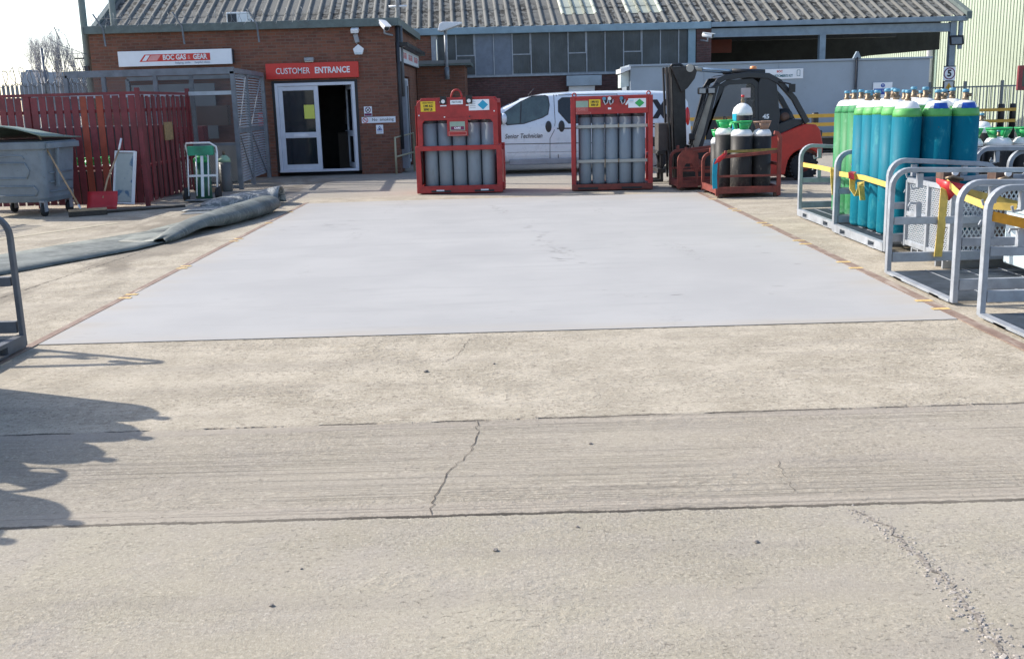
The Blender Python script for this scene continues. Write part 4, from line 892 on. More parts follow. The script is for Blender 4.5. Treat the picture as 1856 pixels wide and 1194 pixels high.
# ------------------------------------------------------------------ galvanised cylinder pallets
def cyl_pallet(label, x, y, rz, w, d, drop=.06, h=1.0, bh=.115, GALV=GALV, tw=.05, group='galvanised cylinder pallets'):
    t = thing('cylinder_pallet', label, 'pallet', (x, y, 0), rz, group)
    for yy in (0, d):
        b = MB(); path = [(0, yy, .02), (0, yy, h-.16)]+[(.16+.16*math.cos(a), yy, h-.16+.16*math.sin(a)) for a in [R(180-15*k) for k in range(1, 7)]]+[(w-.16, yy, h-drop)]+[(w-.16+.16*math.cos(a), yy, h-drop-.16+.16*math.sin(a)) for a in [R(90-15*k) for k in range(1, 7)]]+[(w, yy, .02)]
        b.sq(path, tw, GALV, tw*1.45, up=(0, 1, 0)); fr = b.build('end_frame', t, bevel=.006)
        b = MB(); b.bar((.03, yy, .52), (w-.03, yy, .52-.02), .045, .07, GALV); b.bar((.03, yy, .17), (w-.03, yy, .17), .045, .09, GALV); b.build('cross_rail', t, bevel=.004)
        for hx, hz, s_ in ((.26, .555, 1), (w-.35, .555, 1)):
            b = MB(); b.sq([(hx, yy, hz), (hx, yy, hz+.13)], .05, GALV); b.sq([(hx+.02, yy, hz+.13), (hx-.08, yy, hz+.13), (hx-.09, yy, hz+.10)], .018, GALV); b.build('strap_hook', t)
        for hx in (.26, w-.35):
            b = MB(); b.sq([(hx, yy, h-.03-drop*hx/w), (hx, yy, h-.17)], .05, GALV); b.sq([(hx, yy, h-.17), (hx-.07, yy, h-.18), (hx-.08, yy, h-.14)], .018, GALV); b.build('strap_hook', t)
    b = MB()   # base: channels with fork pockets on the deck side, grating floor
    q = d*.22
    for xx in (0, w):
        b.box(xx-.03, xx+.03, .03, q-.1, .02, bh, GALV); b.box(xx-.03, xx+.03, q+.1, d-q-.1, .02, bh, GALV); b.box(xx-.03, xx+.03, d-q+.1, d-.03, .02, bh, GALV); b.box(xx-.03, xx+.03, q-.1, q+.1, bh-.03, bh, GALV); b.box(xx-.03, xx+.03, d-q-.1, d-q+.1, bh-.03, bh, GALV)
        for yy in (q, d-q): b.box(xx-.03, xx+.03, yy-.1, yy+.1, .015, .03, GALV)
    for yy in (q-.1, q+.1, d-q-.1, d-q+.1): b.box(.03, w-.03, yy-.01, yy+.01, .03, bh-.02, GALVDARK)
    b.build('base', t)
    b = MB(); n = int((d-.1)/.034)
    for k in range(n): yy = .06+k*(d-.12)/(n-1); b.box(.03, w-.03, yy-.003, yy+.003, bh-.025, bh, GALVDARK)
    for xx in [w*k/6 for k in range(1, 6)]: b.box(xx-.004, xx+.004, .04, d-.04, bh-.022, bh+.003, GALV)
    b.build('floor_grating', t)
    return t
cyl_pallet('galvanised pallet holding the plain green cylinders, farthest along the deck', 4.16, 13.28, 0, 1.15, 1.72)
cyl_pallet('galvanised pallet packed with turquoise cylinders beside the deck', 4.10, 11.33, 0, 1.15, 1.83)
cyl_pallet('empty galvanised pallet with bare grating floor beside the deck', 3.64, 8.46, 0, 2.1, 1.52, drop=.05, bh=.045, tw=.045)
cyl_pallet('pallet frame nearest the camera at the right edge', 3.63, 6.2, 0, 2.0, 1.73, drop=.03, bh=.045, tw=.045)
cyl_pallet('galvanised pallet behind the pale blue bin at the right edge', 5.80, 11.6, 0, 1.3, 1.5, drop=.03)
names_row = ['front', 'second', 'third', 'fourth', 'fifth']
names_col = ['deck-side', 'middle', 'outer']
protoT = None
GT = 'turquoise cylinders on the pallet'
teal_plain = tall_cylinder('proto', TEAL, LIME, group=GT); teal_blue = tall_cylinder('proto', TEAL, LIME, group=GT, blue=True); green_p = tall_cylinder('proto', GREEN, GREEN, group='plain green cylinders on the pallet')
used = set()
def place(proto, x, y, z, label, rz=0):
    if proto.name not in used:
        used.add(proto.name); o = proto; o.location = (x, y, z); o['label'] = label
    else: o = copy_tree(proto, (x, y, z), rz, label)
    o.rotation_euler = (R(rnd.uniform(-.5, .5)), R(rnd.uniform(-.1, .7)), rz); o.scale = (1, 1, rnd.uniform(.985, 1.012)); return o
for j in range(5):
    for i in range(3):
        if j == 3 and i == 2: continue
        bl = (j == 0 and i > 0)
        place(teal_blue if bl else teal_plain, 4.37+i*.318+rnd.uniform(-.008, .008), 11.66+j*.315, .135+rnd.uniform(-.01, .012),
              ('turquoise cylinder with blue shoulder label, %s of the front row' % ['', 'middle', 'outermost'][i]) if bl else 'turquoise green-shouldered cylinder, %s row from the camera, %s column' % (names_row[j], names_col[i]), 0 if bl else rnd.uniform(0, 6))
for j in range(4):
    for i in range(2):
        place(green_p, 4.60+i*.33+rnd.uniform(-.008, .008), 13.52+j*.31, .135+rnd.uniform(-.02, .01), 'scuffed all-green cylinder, %s from the turquoise ones in the %s column' % (names_row[j].replace('front', 'first'), names_col[i]), rnd.uniform(0, 6))
def strap(name, label, pts, wdt, m, up=(0, 0, 1), group=None):
    b = MB(); b.sweep(pts, [(-.004, -wdt/2), (.004, -wdt/2), (.004, wdt/2), (-.004, wdt/2)], m, up)
    o = b.build(name); tag(o, label, 'strap', group); return o
SG = 'ratchet straps on the pallets'
strap('cargo_strap', 'yellow strap across the turquoise cylinders', [(4.12, 13.14, .74), (4.19, 12.4, .74), (4.19, 11.7, .72), (4.14, 11.37, .70)], .06, YELLOW, group=SG)
strap('cargo_strap', 'yellow strap across the plain green cylinders', [(4.18, 14.97, .74), (4.23, 14.4, .74), (4.23, 13.6, .74), (4.18, 13.32, .74)], .06, YELLOW, group=SG)
strap('cargo_strap', 'looped yellow strap tail hanging on the turquoise cylinders', [(4.17, 12.62, .76), (4.11, 12.58, .70), (4.09, 12.50, .60), (4.12, 12.42, .53), (4.14, 12.38, .62), (4.12, 12.30, .70), (4.10, 12.22, .66), (4.11, 12.18, .50)], .075, P('strap_pale', (.55, .42, .10), .75, var=.3, scale=12), up=(1, .4, 0), group=SG)
strap('cargo_strap', 'looped yellow strap tail hanging on the green cylinders', [(4.20, 13.62, .78), (4.16, 13.52, .76), (4.15, 13.45, .62), (4.16, 13.42, .45)], .07, P('strap_pale', (.55, .42, .10), .75, var=.3, scale=12), up=(1, .4, 0), group=SG)
strap('strap_buckle', 'red ratchet patch at the top of the looped turquoise strap', [(4.16, 12.70, .79), (4.10, 12.6, .78), (4.08, 12.52, .72)], .07, REDPLASTIC, up=(1, .4, 0))

# ------------------------------------------------------------------ mesh basket, bin and straps on the right
t = thing('mesh_basket', 'pale galvanised basket with perforated sides next to the turquoise cylinders', 'basket', (4.27, 10.08, 0))
bx0, bx1, by0, by1 = 4.27, 5.5, 10.08, 11.22
basket = t
b = MB()
for x in (bx0, bx1):
    for y in (by0, (by0+by1)/2, by1): b.sq([(x, y, .1), (x, y, .80)], .05, GALV)
    for z in (.14, .45, .80): b.bar((x, by0, z), (x, by1, z), .04, .05, GALV)
for y in (by0, by1):
    for z in (.14, .45, .80): b.bar((bx0, y, z), (bx1, y, z), .04, .05, GALV)
for y in (by0+.25, by1-.25): b.box(bx0, bx1, y-.1, y-.07, 0, .12, GALV); b.box(bx0, bx1, y+.07, y+.1, 0, .12, GALV); b.box(bx0, bx1, y-.07, y+.07, .09, .12, GALV)
b.build('frame', t, world=True, bevel=.004)
b = MB(); b.add([(bx0+.005, by0, .14), (bx0+.005, by1, .14), (bx0+.005, by1, .8), (bx0+.005, by0, .8)], [(0, 1, 2, 3)], PERF); b.build('side_mesh', t, world=True)
b = MB(); b.add([(bx0, by0+.005, .14), (bx1, by0+.005, .14), (bx1, by0+.005, .8), (bx0, by0+.005, .8)], [(0, 1, 2, 3)], EXPANDED); b.build('front_mesh', t, world=True)
b = MB(); b.box(bx0+.05, bx1-.05, by0+.06, by1-.05, .12, .14, DARK); b.build('floor', t, world=True)
for i, (x, y, lb) in enumerate([(4.55, 10.9, 'brown valve box in the basket behind the perforated panel'), (4.95, 10.6, 'brown valve box with a white button in the basket')]):
    t = thing('valve_box', lb, 'box', (x, y, .14)); b = MB(); b.box(x-.09, x+.09, y-.10, y+.10, .15, .93, BROWNBOX); b.build('case', t, world=True, bevel=.012)
    b = MB(); b.lathe([(.03, -.02), (.035, 0)], (x+.02, y-.122, .9), WHITE, 12, 'y'); b.tube([(x-.08, y-.13, .84), (x-.02, y-.16, .86), (x+.1, y-.13, .83)], .018, BRASS); b.build('gauge', t, world=True)
t = thing('storage_bin', 'pale blue steel bin at the right edge behind the pallet frames', 'bin', (5.2, 9, 0)); b = MB(); b.box(4.62, 6.3, 8.72, 9.72, .135, .66, PALEBLUE); b.box(4.60, 6.32, 8.70, 9.74, .62, .66, PALEBLUE); b.box(4.85, 6.3, 8.95, 9.70, .66, .96, PALEBLUE); b.build('body', t, world=True, bevel=.012)
b = MB()
for x in (5.0, 5.4, 5.8): b.box(x, x+.05, 8.695, 8.72, .14, .62, PALEBLUE)
for k in range(14): b.box(4.66+k*.1, 4.72+k*.1, 8.70, 8.76, .661, .672, DARK)
b.build('rib', t, world=True)
b = MB(); b.tube([(4.68, 8.76, .66), (4.68, 8.76, .98)], .045, GALV, 14); b.lathe([(.075, 0), (.075, .02)], (4.68, 8.76, .74), GALV, 16); b.lathe([(.075, 0), (.075, .02)], (4.68, 8.76, .86), GALV, 16); b.build('hinge_post', t, world=True)
strap('cargo_strap', 'broad yellow strap tail hanging down in front of the perforated basket', [(4.22, 10.12, .83), (4.15, 9.99, .80), (4.13, 9.96, .70), (4.12, 9.95, .45), (4.10, 9.94, .17)], .085, YELLOW, up=(1, .25, 0), group=SG)
strap('cargo_strap', 'pale yellow strap running from the basket to the nearer pallet frame', [(4.22, 10.12, .86), (4.05, 9.4, .80), (3.90, 8.6, .80), (4.1, 8.45, .79)], .06, YELLOW, group=SG)
strap('cargo_strap', 'dull olive strap slanting down across the basket mesh', [(4.24, 10.1, .80), (4.6, 9.9, .70), (5.1, 9.6, .55)], .085, STRAPOLIVE, group=SG)
strap('cargo_strap', 'orange strap slanting off the right edge from the nearest pallet frame', [(3.66, 7.92, .79), (3.9, 7.86, .73), (4.4, 7.7, .62)], .075, STRAPORANGE, group=SG)
o = MB(); o.sheet([[(4.12, 10.12, .90), (4.19, 9.95, .88), (4.33, 9.93, .85)], [(4.12, 10.10, .86), (4.17, 9.96, .80), (4.31, 9.94, .82)], [(4.15, 10.08, .83), (4.19, 9.97, .70), (4.25, 9.96, .78)]], .01, REDPLASTIC); tag(o.build('red_flag'), 'crumpled red webbing patch at the corner of the perforated basket', 'webbing')
cyl_pallet('bare galvanised pallet frames between the turquoise cylinders and the right edge', 6.25, 13.15, R(-4), 1.9, 1.1, drop=.02, h=.95)
copy_tree(basket, (5.72, 10.35, 0), 0, 'pale galvanised mesh basket farther from the deck at the right edge')
cyl_pallet('pallet frames crowded behind the mesh baskets at the right edge', 5.55, 9.86, R(-3), 1.8, 1.4, drop=.02, h=.9, tw=.045)
# short cylinders farther right
gp = None
for i in range(6):
    lb = ['green-guarded black cylinder next to the tall white-domed cylinder', 'second green-guarded cylinder from the tall white-domed cylinder', 'third green-guarded cylinder from the tall white-domed cylinder', 'fourth green-guarded cylinder from the tall white-domed cylinder', 'fifth green-guarded cylinder from the tall white-domed cylinder', 'green-guarded black cylinder cut by the right edge'][i]
    x, y = 6.62+i*.40, 15.2-i*.03
    if gp is None: gp = guard_cylinder(lb, .19, .80, group='green-guarded cylinders at the right'); gp.location = (x, y, .12)
    else: copy_tree(gp, (x, y, .12), rnd.uniform(0, 6), lb)
t = tall_cylinder('tall black cylinder with a white dome right of the turquoise ones', CYLBLACK, SHWHITE, r=.165, h=.98, cap=CAPBLUE); t.location = (7.02, 15.75, .1)
cyl_pallet('galvanised pallet carrying the green-guarded cylinders at the right', 6.15, 14.7, 0, 2.6, 1.3, drop=.02, h=.9)

# ------------------------------------------------------------------ left foreground pallet (its cylinders throw the shadow on the concrete)
cyl_pallet('galvanised pallet whose upright stands at the left edge by the deck', -3.72, 7.80, R(180), 1.6, 1.9, drop=0, h=1.02, tw=.036, GALV=P('left_steel_shaded', (.11, .12, .135), .55, metal=.25, var=.2, scale=6))  # dull steel, with the shade on it put in as a darker colour
bp = None
for k, (x, y, h, lb) in enumerate([(-4.0, 6.72, 1.10, 'first'), (-4.0, 6.36, 1.12, 'second'), (-4.0, 5.98, 1.06, 'third'), (-4.02, 5.6, .88, 'fourth'), (-3.97, 5.2, 1.16, 'fifth'), (-3.95, 4.92, .98, 'sixth'), (-4.2, 6.55, .9, 'rear'), (-4.2, 6.17, .9, 'second rear'), (-4.22, 5.78, .75, 'third rear'), (-4.22, 5.4, .7, 'fourth rear'), (-4.2, 5.0, .6, 'last rear')]):
    gd = k == 3
    t = guard_cylinder('%s black guarded cylinder standing on the left foreground pallet' % lb, .18, h, group='cylinders on the left pallet', rot=k*50) if gd else tall_cylinder('%s black domed cylinder standing on the left foreground pallet' % lb, CYLBLACK, SHWHITE, r=.18, h=h, group='cylinders on the left pallet')
    t.location = (x, y, .135)

t = thing('low_fence', 'low palisade fence standing out of view left of the wheeled bin', 'fence', (-9.5, 15.6, 0))
b = MB(); y = 13.6
while y < 17.6: b.box(-9.52, -9.50, y, y+.07, .05, 1.62, GALVDARK); y += .17
b.build('pale_row', t, world=True)
b = MB(); b.box(-9.56, -9.525, 13.5, 17.7, 1.30, 1.36, GALVDARK); b.box(-9.56, -9.525, 13.5, 17.7, .3, .36, GALVDARK); b.build('rail', t, world=True)
b = MB(); b.add([(-7.9, 14.05, .004), (-7.82, 13.9, .004), (-6.2, 16.7, .004), (-6.3, 16.8, .004)], [(0, 1, 2, 3)], P('faded_line', (.40, .36, .27), .9, var=.15, scale=12)); b.build('faded_line', kind='structure')
# ------------------------------------------------------------------ red palisade enclosure
t = thing('red_fence', 'dark red palisade enclosure with gapped pales behind the wheeled bin', 'fence', (-8, 20, 0))
fx0, fx1, fy0, fy1, fh = -10.6, -6.72, 19.65, 23.0, 2.05
b = MB(); x = fx0; k = 0
while x < fx1-.06:
    o_ = k in (19, 21); z1 = fh-.02+rnd.uniform(-.012, .012); tl = rnd.uniform(-.006, .006)
    b.add([(x+tl, fy0, .06), (x+.114+tl, fy0, .06), (x+.114-tl, fy0, z1), (x-tl, fy0, z1), (x+tl, fy0+.02, .06), (x+.114+tl, fy0+.02, .06), (x+.114-tl, fy0+.02, z1), (x-tl, fy0+.02, z1)], [(0, 1, 2, 3), (7, 6, 5, 4), (0, 4, 5, 1), (1, 5, 6, 2), (2, 6, 7, 3), (3, 7, 4, 0)], REDORANGE if o_ else REDFENCE)
    x += .148; k += 1
b.build('front_pales', t, world=True)
b = MB(); y = fy0+.06; k = 0
while y < fy1:
    xx = fx1-.02-.06*(y-fy0)/(fy1-fy0)
    k += 1; xo = .028*(k % 2); b.box(xx-.02-xo, xx-xo, y, y+.115, .06, fh-.02-.02*(k % 3), REDFENCE if k % 3 else P('fence_red_deep', (.125, .022, .028), .6, var=.3, scale=6)); y += .165  # every third pale takes a darker red
b.build('side_pales', t, world=True)
b = MB()
for z in (.72, 1.75): b.bar((fx0, fy0+.06, z), (fx1, fy0+.06, z), .06, .06, REDFENCE); b.bar((fx1-.08, fy0, z), (fx1-.14, fy1, z), .06, .06, REDFENCE)
b.bar((fx0, fy0+.02, fh+.01), (fx1, fy0+.02, fh+.01), .06, .05, REDFENCE); b.bar((fx1-.02, fy0, fh+.01), (fx1-.08, fy1, fh+.01), .06, .05, REDFENCE)
b.build('rail', t, world=True)
for x, y, hh in ((fx1, fy0, fh+.10), (fx1-.08, fy1, fh+.12), (fx0, fy0, fh+.1), (-8.75, fy0+.09, fh)):
    b = MB(); b.sq([(x, y, 0), (x, y, hh)], .075, REDFENCE); b.build('post', t, world=True)
b = MB(); b.box(fx1-.055, fx1-.035, fy0+1.5, fy0+2.0, 1.15, 1.5, P('label_cream', (.30, .20, .09), .6, var=.3, scale=20)); b.build('label_plate', t, world=True)
ig = None
for i, (x, y) in enumerate([(-8.3, 20.6), (-7.95, 20.5), (-7.6, 20.7), (-7.25, 20.5), (-7.9, 21.1), (-9.2, 20.7)]):
    lb = 'cylinder stored inside the red palisade enclosure'
    if ig is None: ig = guard_cylinder(lb, .17, .62, group='cylinders inside the red enclosure'); ig.location = (x, y, 0)
    else: copy_tree(ig, (x, y, 0), i, lb)
t = thing('dark_filler', 'added dark tank inside the red enclosure', 'filler', (-8, 22, 0)); b = MB(); b.box(-10.2, -7.0, 21.6, 22.7, .05, 1.45, DARK); b.build('body', t, world=True, bevel=.03)  # dark box added to supply the darkness between the pales

# ------------------------------------------------------------------ wheeled bin
t = thing('wheeled_bin', 'dented grey four-wheeled waste bin with its domed lid ajar', 'bin', (-8.42, 18.65, 0), R(-7))
def loop(x0, x1, y0, y1, z, r=.08):
    return [(a, c, z) for a, c in rrect(x0, x1, y0, y1, r, 4)]
def loft(b, loops, m, smooth=False):
    n = len(loops[0]); vs = [p for l in loops for p in l]; fs = []
    for i in range(len(loops)-1):
        for q in range(n): fs.append((i*n+q, i*n+(q+1) % n, (i+1)*n+(q+1) % n, (i+1)*n+q))
    fs += [tuple(range(n))[::-1], tuple((len(loops)-1)*n+q for q in range(n))]
    b.add(vs, fs, m, smooth)
b = MB(); loft(b, [loop(-.66, .52, -.42, .42, .24), loop(-.70, .56, -.46, .46, .32), loop(-.78, .62, -.53, .53, 1.14), loop(-.82, .66, -.57, .57, 1.145), loop(-.83, .67, -.58, .58, 1.27), loop(-.80, .64, -.55, .55, 1.275)], BINGREY); b.build('body', t, bevel=.012)
b = MB()
for z0, z1, xa, xb in ((.36, .52, -.7, .36), (.66, .92, -.72, .26)):
    yq = lambda z: -.468-(z-.32)*.085
    for z in (z0, z1): b.tube([(xa, yq(z), z), (xb, yq(z), z)], .013, BINGREY, 8)
    b.tube([(xb, yq(z0), z0), (xb+.06, yq((z0+z1)/2), (z0+z1)/2), (xb, yq(z1), z1)], .013, BINGREY, 8)
b.tube([(-.25, -.52, 1.02), (.0, -.522, 1.05), (.22, -.52, 1.04), (.26, -.52, .99)], .014, BINGREY, 8); b.tube([(-.75, -.52, 1.0), (-.5, -.52, 1.05), (-.38, -.515, .95), (-.5, -.51, .9), (-.75, -.51, .93)], .014, BINGREY, 8)
for z in (.42, .58, .74): b.tube([(.575+(z-.3)*.07, -.36, z), (.575+(z-.3)*.07, .36, z)], .012, BINGREY, 8)
b.build('pressed_rib', t)
b = MB(); b.box(.66, .73, -.5, .5, 1.15, 1.25, BINGREY); b.sq([(.64, -.2, .5), (.70, -.2, 1.15)], .06, BINGREY); b.build('lifting_rim', t, bevel=.015)
b = MB(); rows = []   # domed lid lying skewed and open at the front
for i in range(9):
    u = i/8; row = []
    for j in range(7):
        v = j/6; x = -1.05+1.75*u; y = -.66+1.3*v
        z = 1.30+(.05+.17*math.sin(math.pi*min(1, u*.95+.03))+.05*(1-u))*(1-v)**1.1+.07*math.sin(math.pi*u)*math.sin(math.pi*v)
        row.append((x, y, z))
    rows.append(row)
b.sheet(rows, .025, LIDGREY); b.build('lid', t)
b = MB(); b.box(-.74, .58, -.5, .5, 1.276, 1.30, INTERIOR); b.build('top_slab', t)  # dark slab closing the top of the body beneath the lid
for i, (x, y) in enumerate(((-.6, -.42), (.46, -.42), (-.6, .4), (.46, .4))):
    b = MB(); b.lathe([(.05, -.028), (.10, -.025), (.10, .025), (.05, .028)], (x, y, .10), RUBBER, 20, 'x'); wv = b.build('castor', t)
    b = MB(); b.box(x-.045, x-.032, y-.05, y+.05, .08, .25, GALV); b.box(x+.032, x+.045, y-.05, y+.05, .08, .25, GALV); b.box(x-.05, x+.05, y-.06, y+.06, .24, .27, GALV); b.build('fork', wv)

# ------------------------------------------------------------------ broom, snow shovel, leaning board, floor strip
t = thing('broom', 'yard broom with long wooden handle leaning on the wheeled bin', 'broom', (-7.35, 18.0, 0))
b = MB(); b.tube([(-7.32, 18.02, .12), (-8.0, 18.25, 1.40)], .016, WOOD); b.build('handle', t, world=True)
b = MB(); b.bar((-7.50, 17.92, .10), (-6.95, 18.2, .10), .08, .05, WOOD); b.build('head', t, world=True)
b = MB(); b.bar((-7.50, 17.92, .045), (-6.95, 18.2, .045), .11, .085, BRISTLE); b.build('bristles', t, world=True)
b = MB(); b.tube([(-7.32, 18.02, .10), (-7.36, 18.03, .20)], .022, ALLOY); b.build('socket', t, world=True)
t = thing('snow_shovel', 'red plastic snow shovel standing blade down beside the broom', 'shovel', (-7.1, 18.75, 0))
b = MB(); rows = []
for i in range(5):
    u = i/4; rows.append([(-7.46+.53*j/6, 18.62+.14*u+.03*math.sin(math.pi*u)+.03*(abs(j-3)/3)**2*-1, .06+.30*u) for j in range(7)])
b.sheet(rows, .012, REDPLASTIC); b.build('blade', t, world=True)
b = MB(); b.tube([(-7.20, 18.74, .24), (-7.15, 18.9, .55), (-7.05, 19.4, 1.08)], .017, WOOD); b.build('handle', t, world=True)
b = MB(); b.tube([(-7.06, 19.37, 1.05), (-7.04, 19.5, 1.25)], .019, SHWHITE); b.build('grip', t, world=True)
t = thing('leaning_board', 'stained white framed panel leaning against the red fence corner', 'board', (-6.8, 19.3, 0))
b = MB(); Tm = Matrix.Translation((-7.06, 19.3, .08)) @ Matrix.Rotation(R(-9), 4, 'Z') @ Matrix.Rotation(R(-13), 4, 'X') @ Matrix.Rotation(R(2), 4, 'Y'); b.M = Tm
def mat_stain():
    m, nt = nodes('stained_panel'); co = geoco(nt); n1 = noise(nt, co, 4.5, 3, .5, .3); n2 = noise(nt, co, 14, 5)
    c = mix(nt, ramp(nt, n1, .52, .60), mix(nt, n2, (.38, .42, .40), (.50, .53, .50)), (.11, .19, .28)); finish(nt, c, .5); return m
b.box(-.17, .17, 0, .03, .04, .93, mat_stain()); b.build('panel', t, world=True)
b = MB(); b.M = Tm; b.ring([(-.2, 0), (.2, 0), (.2, .97), (-.2, .97)], [(-.17, .03), (.17, .03), (.17, .94), (-.17, .94)], -.02, .05, WHITE); b.build('frame', t, world=True)
b = MB(); b.tube([(-7.5, 18.15, .025), (-6.9, 18.55, .025), (-6.2, 19.0, .02), (-5.9, 19.2, .02)], .025, BRISTLE); tag(b.build('ground_hose'), 'dark hose lying along the foot of the red fence', 'hose')

# ------------------------------------------------------------------ sack trolley + cylinder + sheet
t = thing('sack_trolley', 'white tubular cylinder trolley with green top plate', 'trolley', (-5.9, 20.5, 0))
b = MB(); tx0, tx1 = -6.17, -5.62
def ty(z): return 20.35+.22*z
for x in (tx0, tx0+.16, tx1-.16, tx1): b.tube([(x, ty(.1), .1), (x, ty(.9), .9)], .014, SHWHITE)
b.tube([(tx0, ty(.9), .9), (tx0-.03, ty(1.05)-.03, 1.05), (tx0, ty(1.1)-.08, 1.1), (tx1-.1, ty(1.1)-.08, 1.1), (tx1, ty(1.02), 1.02), (tx1+.02, ty(.9), .9), (tx1, ty(.1), .1)], .018, SHWHITE)
b.bar((tx0, ty(.48)-.01, .48), (tx1, ty(.48)-.01, .48), .025, .04, SHWHITE); b.bar(((tx0+tx1)/2, ty(.08)-.01, .08), ((tx0+tx1)/2, ty(.85)-.01, .85), .05, .03, SHWHITE); b.build('frame', t, world=True)
b = MB(); b.box(tx0+.0, tx1-.06, ty(.9)-.02, ty(1.04)+.08, .86, 1.04, P('trolley_green', (.03, .28, .16), .45, var=.3)); b.build('top_plate', t, world=True, bevel=.01)
b = MB(); b.box(tx0, tx1, ty(.04)-.3, ty(.04)-.0, .03, .045, STEELPLATE); b.build('toe_plate', t, world=True)
for x in (tx0-.05, tx1+.02):
    b = MB(); b.lathe([(.05, -.03), (.13, -.035), (.13, .035), (.05, .03)], (x, ty(.13)+.02, .13), RUBBER, 20, 'x'); b.build('wheel', t, world=True)
lbs = ['short dark green cylinder leaning in the white trolley', 'grey cylinder with pale green shoulder at the foot of the louvred cage']
for (x, y, h, r, bm_, sh), lb in zip([(-5.98, 20.75, .72, .16, P('bottle_green', (.015, .10, .06), .4), GUARDGREEN), (-6.02, 22.6, .62, .13, P('warm_grey_cyl', (.12, .125, .12), .5), P('pale_green_shoulder', (.30, .48, .32), .5))], lbs):
    t = thing('gas_cylinder', lb, 'gas cylinder', (x, y, 0)); lath([(r*.9, 0), (r, .03), (r, h)], bm_, t, 'body'); lath([(r, h), (r*.93, h+.07), (r*.5, h+.13), (r*.2, h+.15)], sh, t, 'shoulder'); lath([(.03, h+.14), (.03, h+.22), (.015, h+.24)], BRASS, t, 'valve', 10)
t = thing('wood_block', 'pale timber block on the ground between trolley and cage', 'block', (-5.75, 21.9, 0)); b = MB(); b.box(-6.35, -6.1, 22.3, 22.45, .01, .10, WOOD); b.build('timber', t, world=True)
b = MB(); b.box(-9.2, -6.4, 25.2, 25.6, .02, .9, P('rack_white_grey', (.32, .34, .34), .5)); tag(b.build('low_cabinet', None), 'grey cabinet standing inside the mesh cage', 'cabinet')
t = thing('red_trolley_case', 'red crate stacked inside the mesh cage', 'crate', (-7.6, 24.6, 0)); b = MB(); b.box(-8.4, -6.9, 24.3, 24.7, .9, 1.35, P('dull_red', (.17, .03, .035), .6)); b.box(-8.0, -6.5, 25.0, 25.3, 1.35, 1.8, P('cage_brown', (.12, .09, .07), .6)); b.build('body', t, world=True)

# ------------------------------------------------------------------ big rubber mat, folded over along the deck
t = thing('rubber_mat', 'large grey rubber sheet folded over in a roll along the deck edge', 'mat', (-5, 15, 0))
b = MB()   # flat tail
rows = []
for p, q in (((-6.9, 9.3), (-7.5, 11.4)), ((-5.85, 11.1), (-6.6, 12.9)), ((-5.2, 12.4), (-5.9, 14.2)), ((-4.75, 13.3), (-5.35, 15.1)), ((-4.55, 14.1), (-5.05, 15.7))):
    rows.append([(p[0]+(q[0]-p[0])*k/4, p[1]+(q[1]-p[1])*k/4, .012+.008*math.sin(k*1.7+p[1])) for k in range(5)])
b.sheet(rows, .01, RMAT)
b.build('flat_sheet', t, world=True)
b = MB(); rows = []   # the fold: an open C that grows towards the far end
ax = [(-4.62, 13.9, .04), (-4.57, 14.6, .08), (-4.47, 15.3, .115), (-4.31, 16.1, .132), (-4.16, 16.9, .142), (-4.1, 17.5, .142), (-4.1, 18.0, .135)]
fine_ = []
for q in range(len(ax)-1):
    for h_ in range(3): fine_.append(tuple(ax[q][c_]+(ax[q+1][c_]-ax[q][c_])*h_/3 for c_ in range(3)))
fine_.append(ax[-1])
for k, (x, y, r) in enumerate(fine_):
    k *= .55; row = []
    for j in range(17):
        aa = -62+58*math.exp(-((k/.55-4.5)/2.6)**2); a = R(aa+(193-aa)*j/16)   # from front lip on the ground, up over the top and down behind
        sq_ = 1+.05*math.sin(k*1.1+j*.5)+.02*math.sin(k*3.1-j*1.2)
        wd = 1.6 if j < 9 else 2.2
        row.append((x+r*wd*math.cos(a)*sq_-.02, y+.02*math.sin(j), max(.014, r*.92+r*.92*math.sin(a)*(1.0+.04*math.sin(k*1.7+j*.4)))))
    row.append((x-r*1.9-.25, y+.1, .012)); row.append((x-r*1.9-.6, y+.25, .012))
    rows.append(row)
b.sheet(rows, .012, RMAT); b.build('rolled_fold', t, world=True)
def mat_pat():
    m, nt = nodes('patterned_sheet'); co = geoco(nt); n1 = noise(nt, mapping(nt, co, (4, 4, 4)), 2.2, 4, .6, 1.5); n2 = noise(nt, co, 1.3, 4)
    c = mix(nt, ramp(nt, n1, .46, .58), (.13, .145, .15), (.36, .37, .35)); c = mix(nt, ramp(nt, n2, .4, .7), c, (.16, .18, .185)); finish(nt, c, .5, .1, n1, .2, .01); return m
PATSHEET = mat_pat()
t = thing('steel_sheet', 'worn patterned sheet curling up behind the rubber roll', 'sheet', (-4.8, 19, 0))
b = MB(); rows = []
for i in range(15):
    u = i/14; x0 = -5.55+1.42*u; hh = .06+.25*u**.7; hw = .30+.03*u; yc = 19.25
    row = [(x0-.12, yc-hw-.75+.35*u, .012), (x0-.05, yc-hw-.30, .014+.01*u)]
    for j in range(15):
        a = math.pi*j/14; row.append((x0+.02*math.sin(i*1.3)*math.sin(a), yc-hw*math.cos(a)*(1.0+.10*math.sin(a)), .014+hh*(.97+.03*math.sin(i*.9+j*.3))*math.sin(a)))
    rows.append(row)
b.sheet(rows, .012, PATSHEET); b.build('curled_plate', t, world=True)
b = MB(); b.add([(-5.55, 17.75, .006), (-4.45, 18.2, .006), (-4.35, 19.4, .006), (-5.6, 19.5, .006)], [(0, 1, 2, 3)], STEELPLATE); b.build('flat_plate', t, world=True)

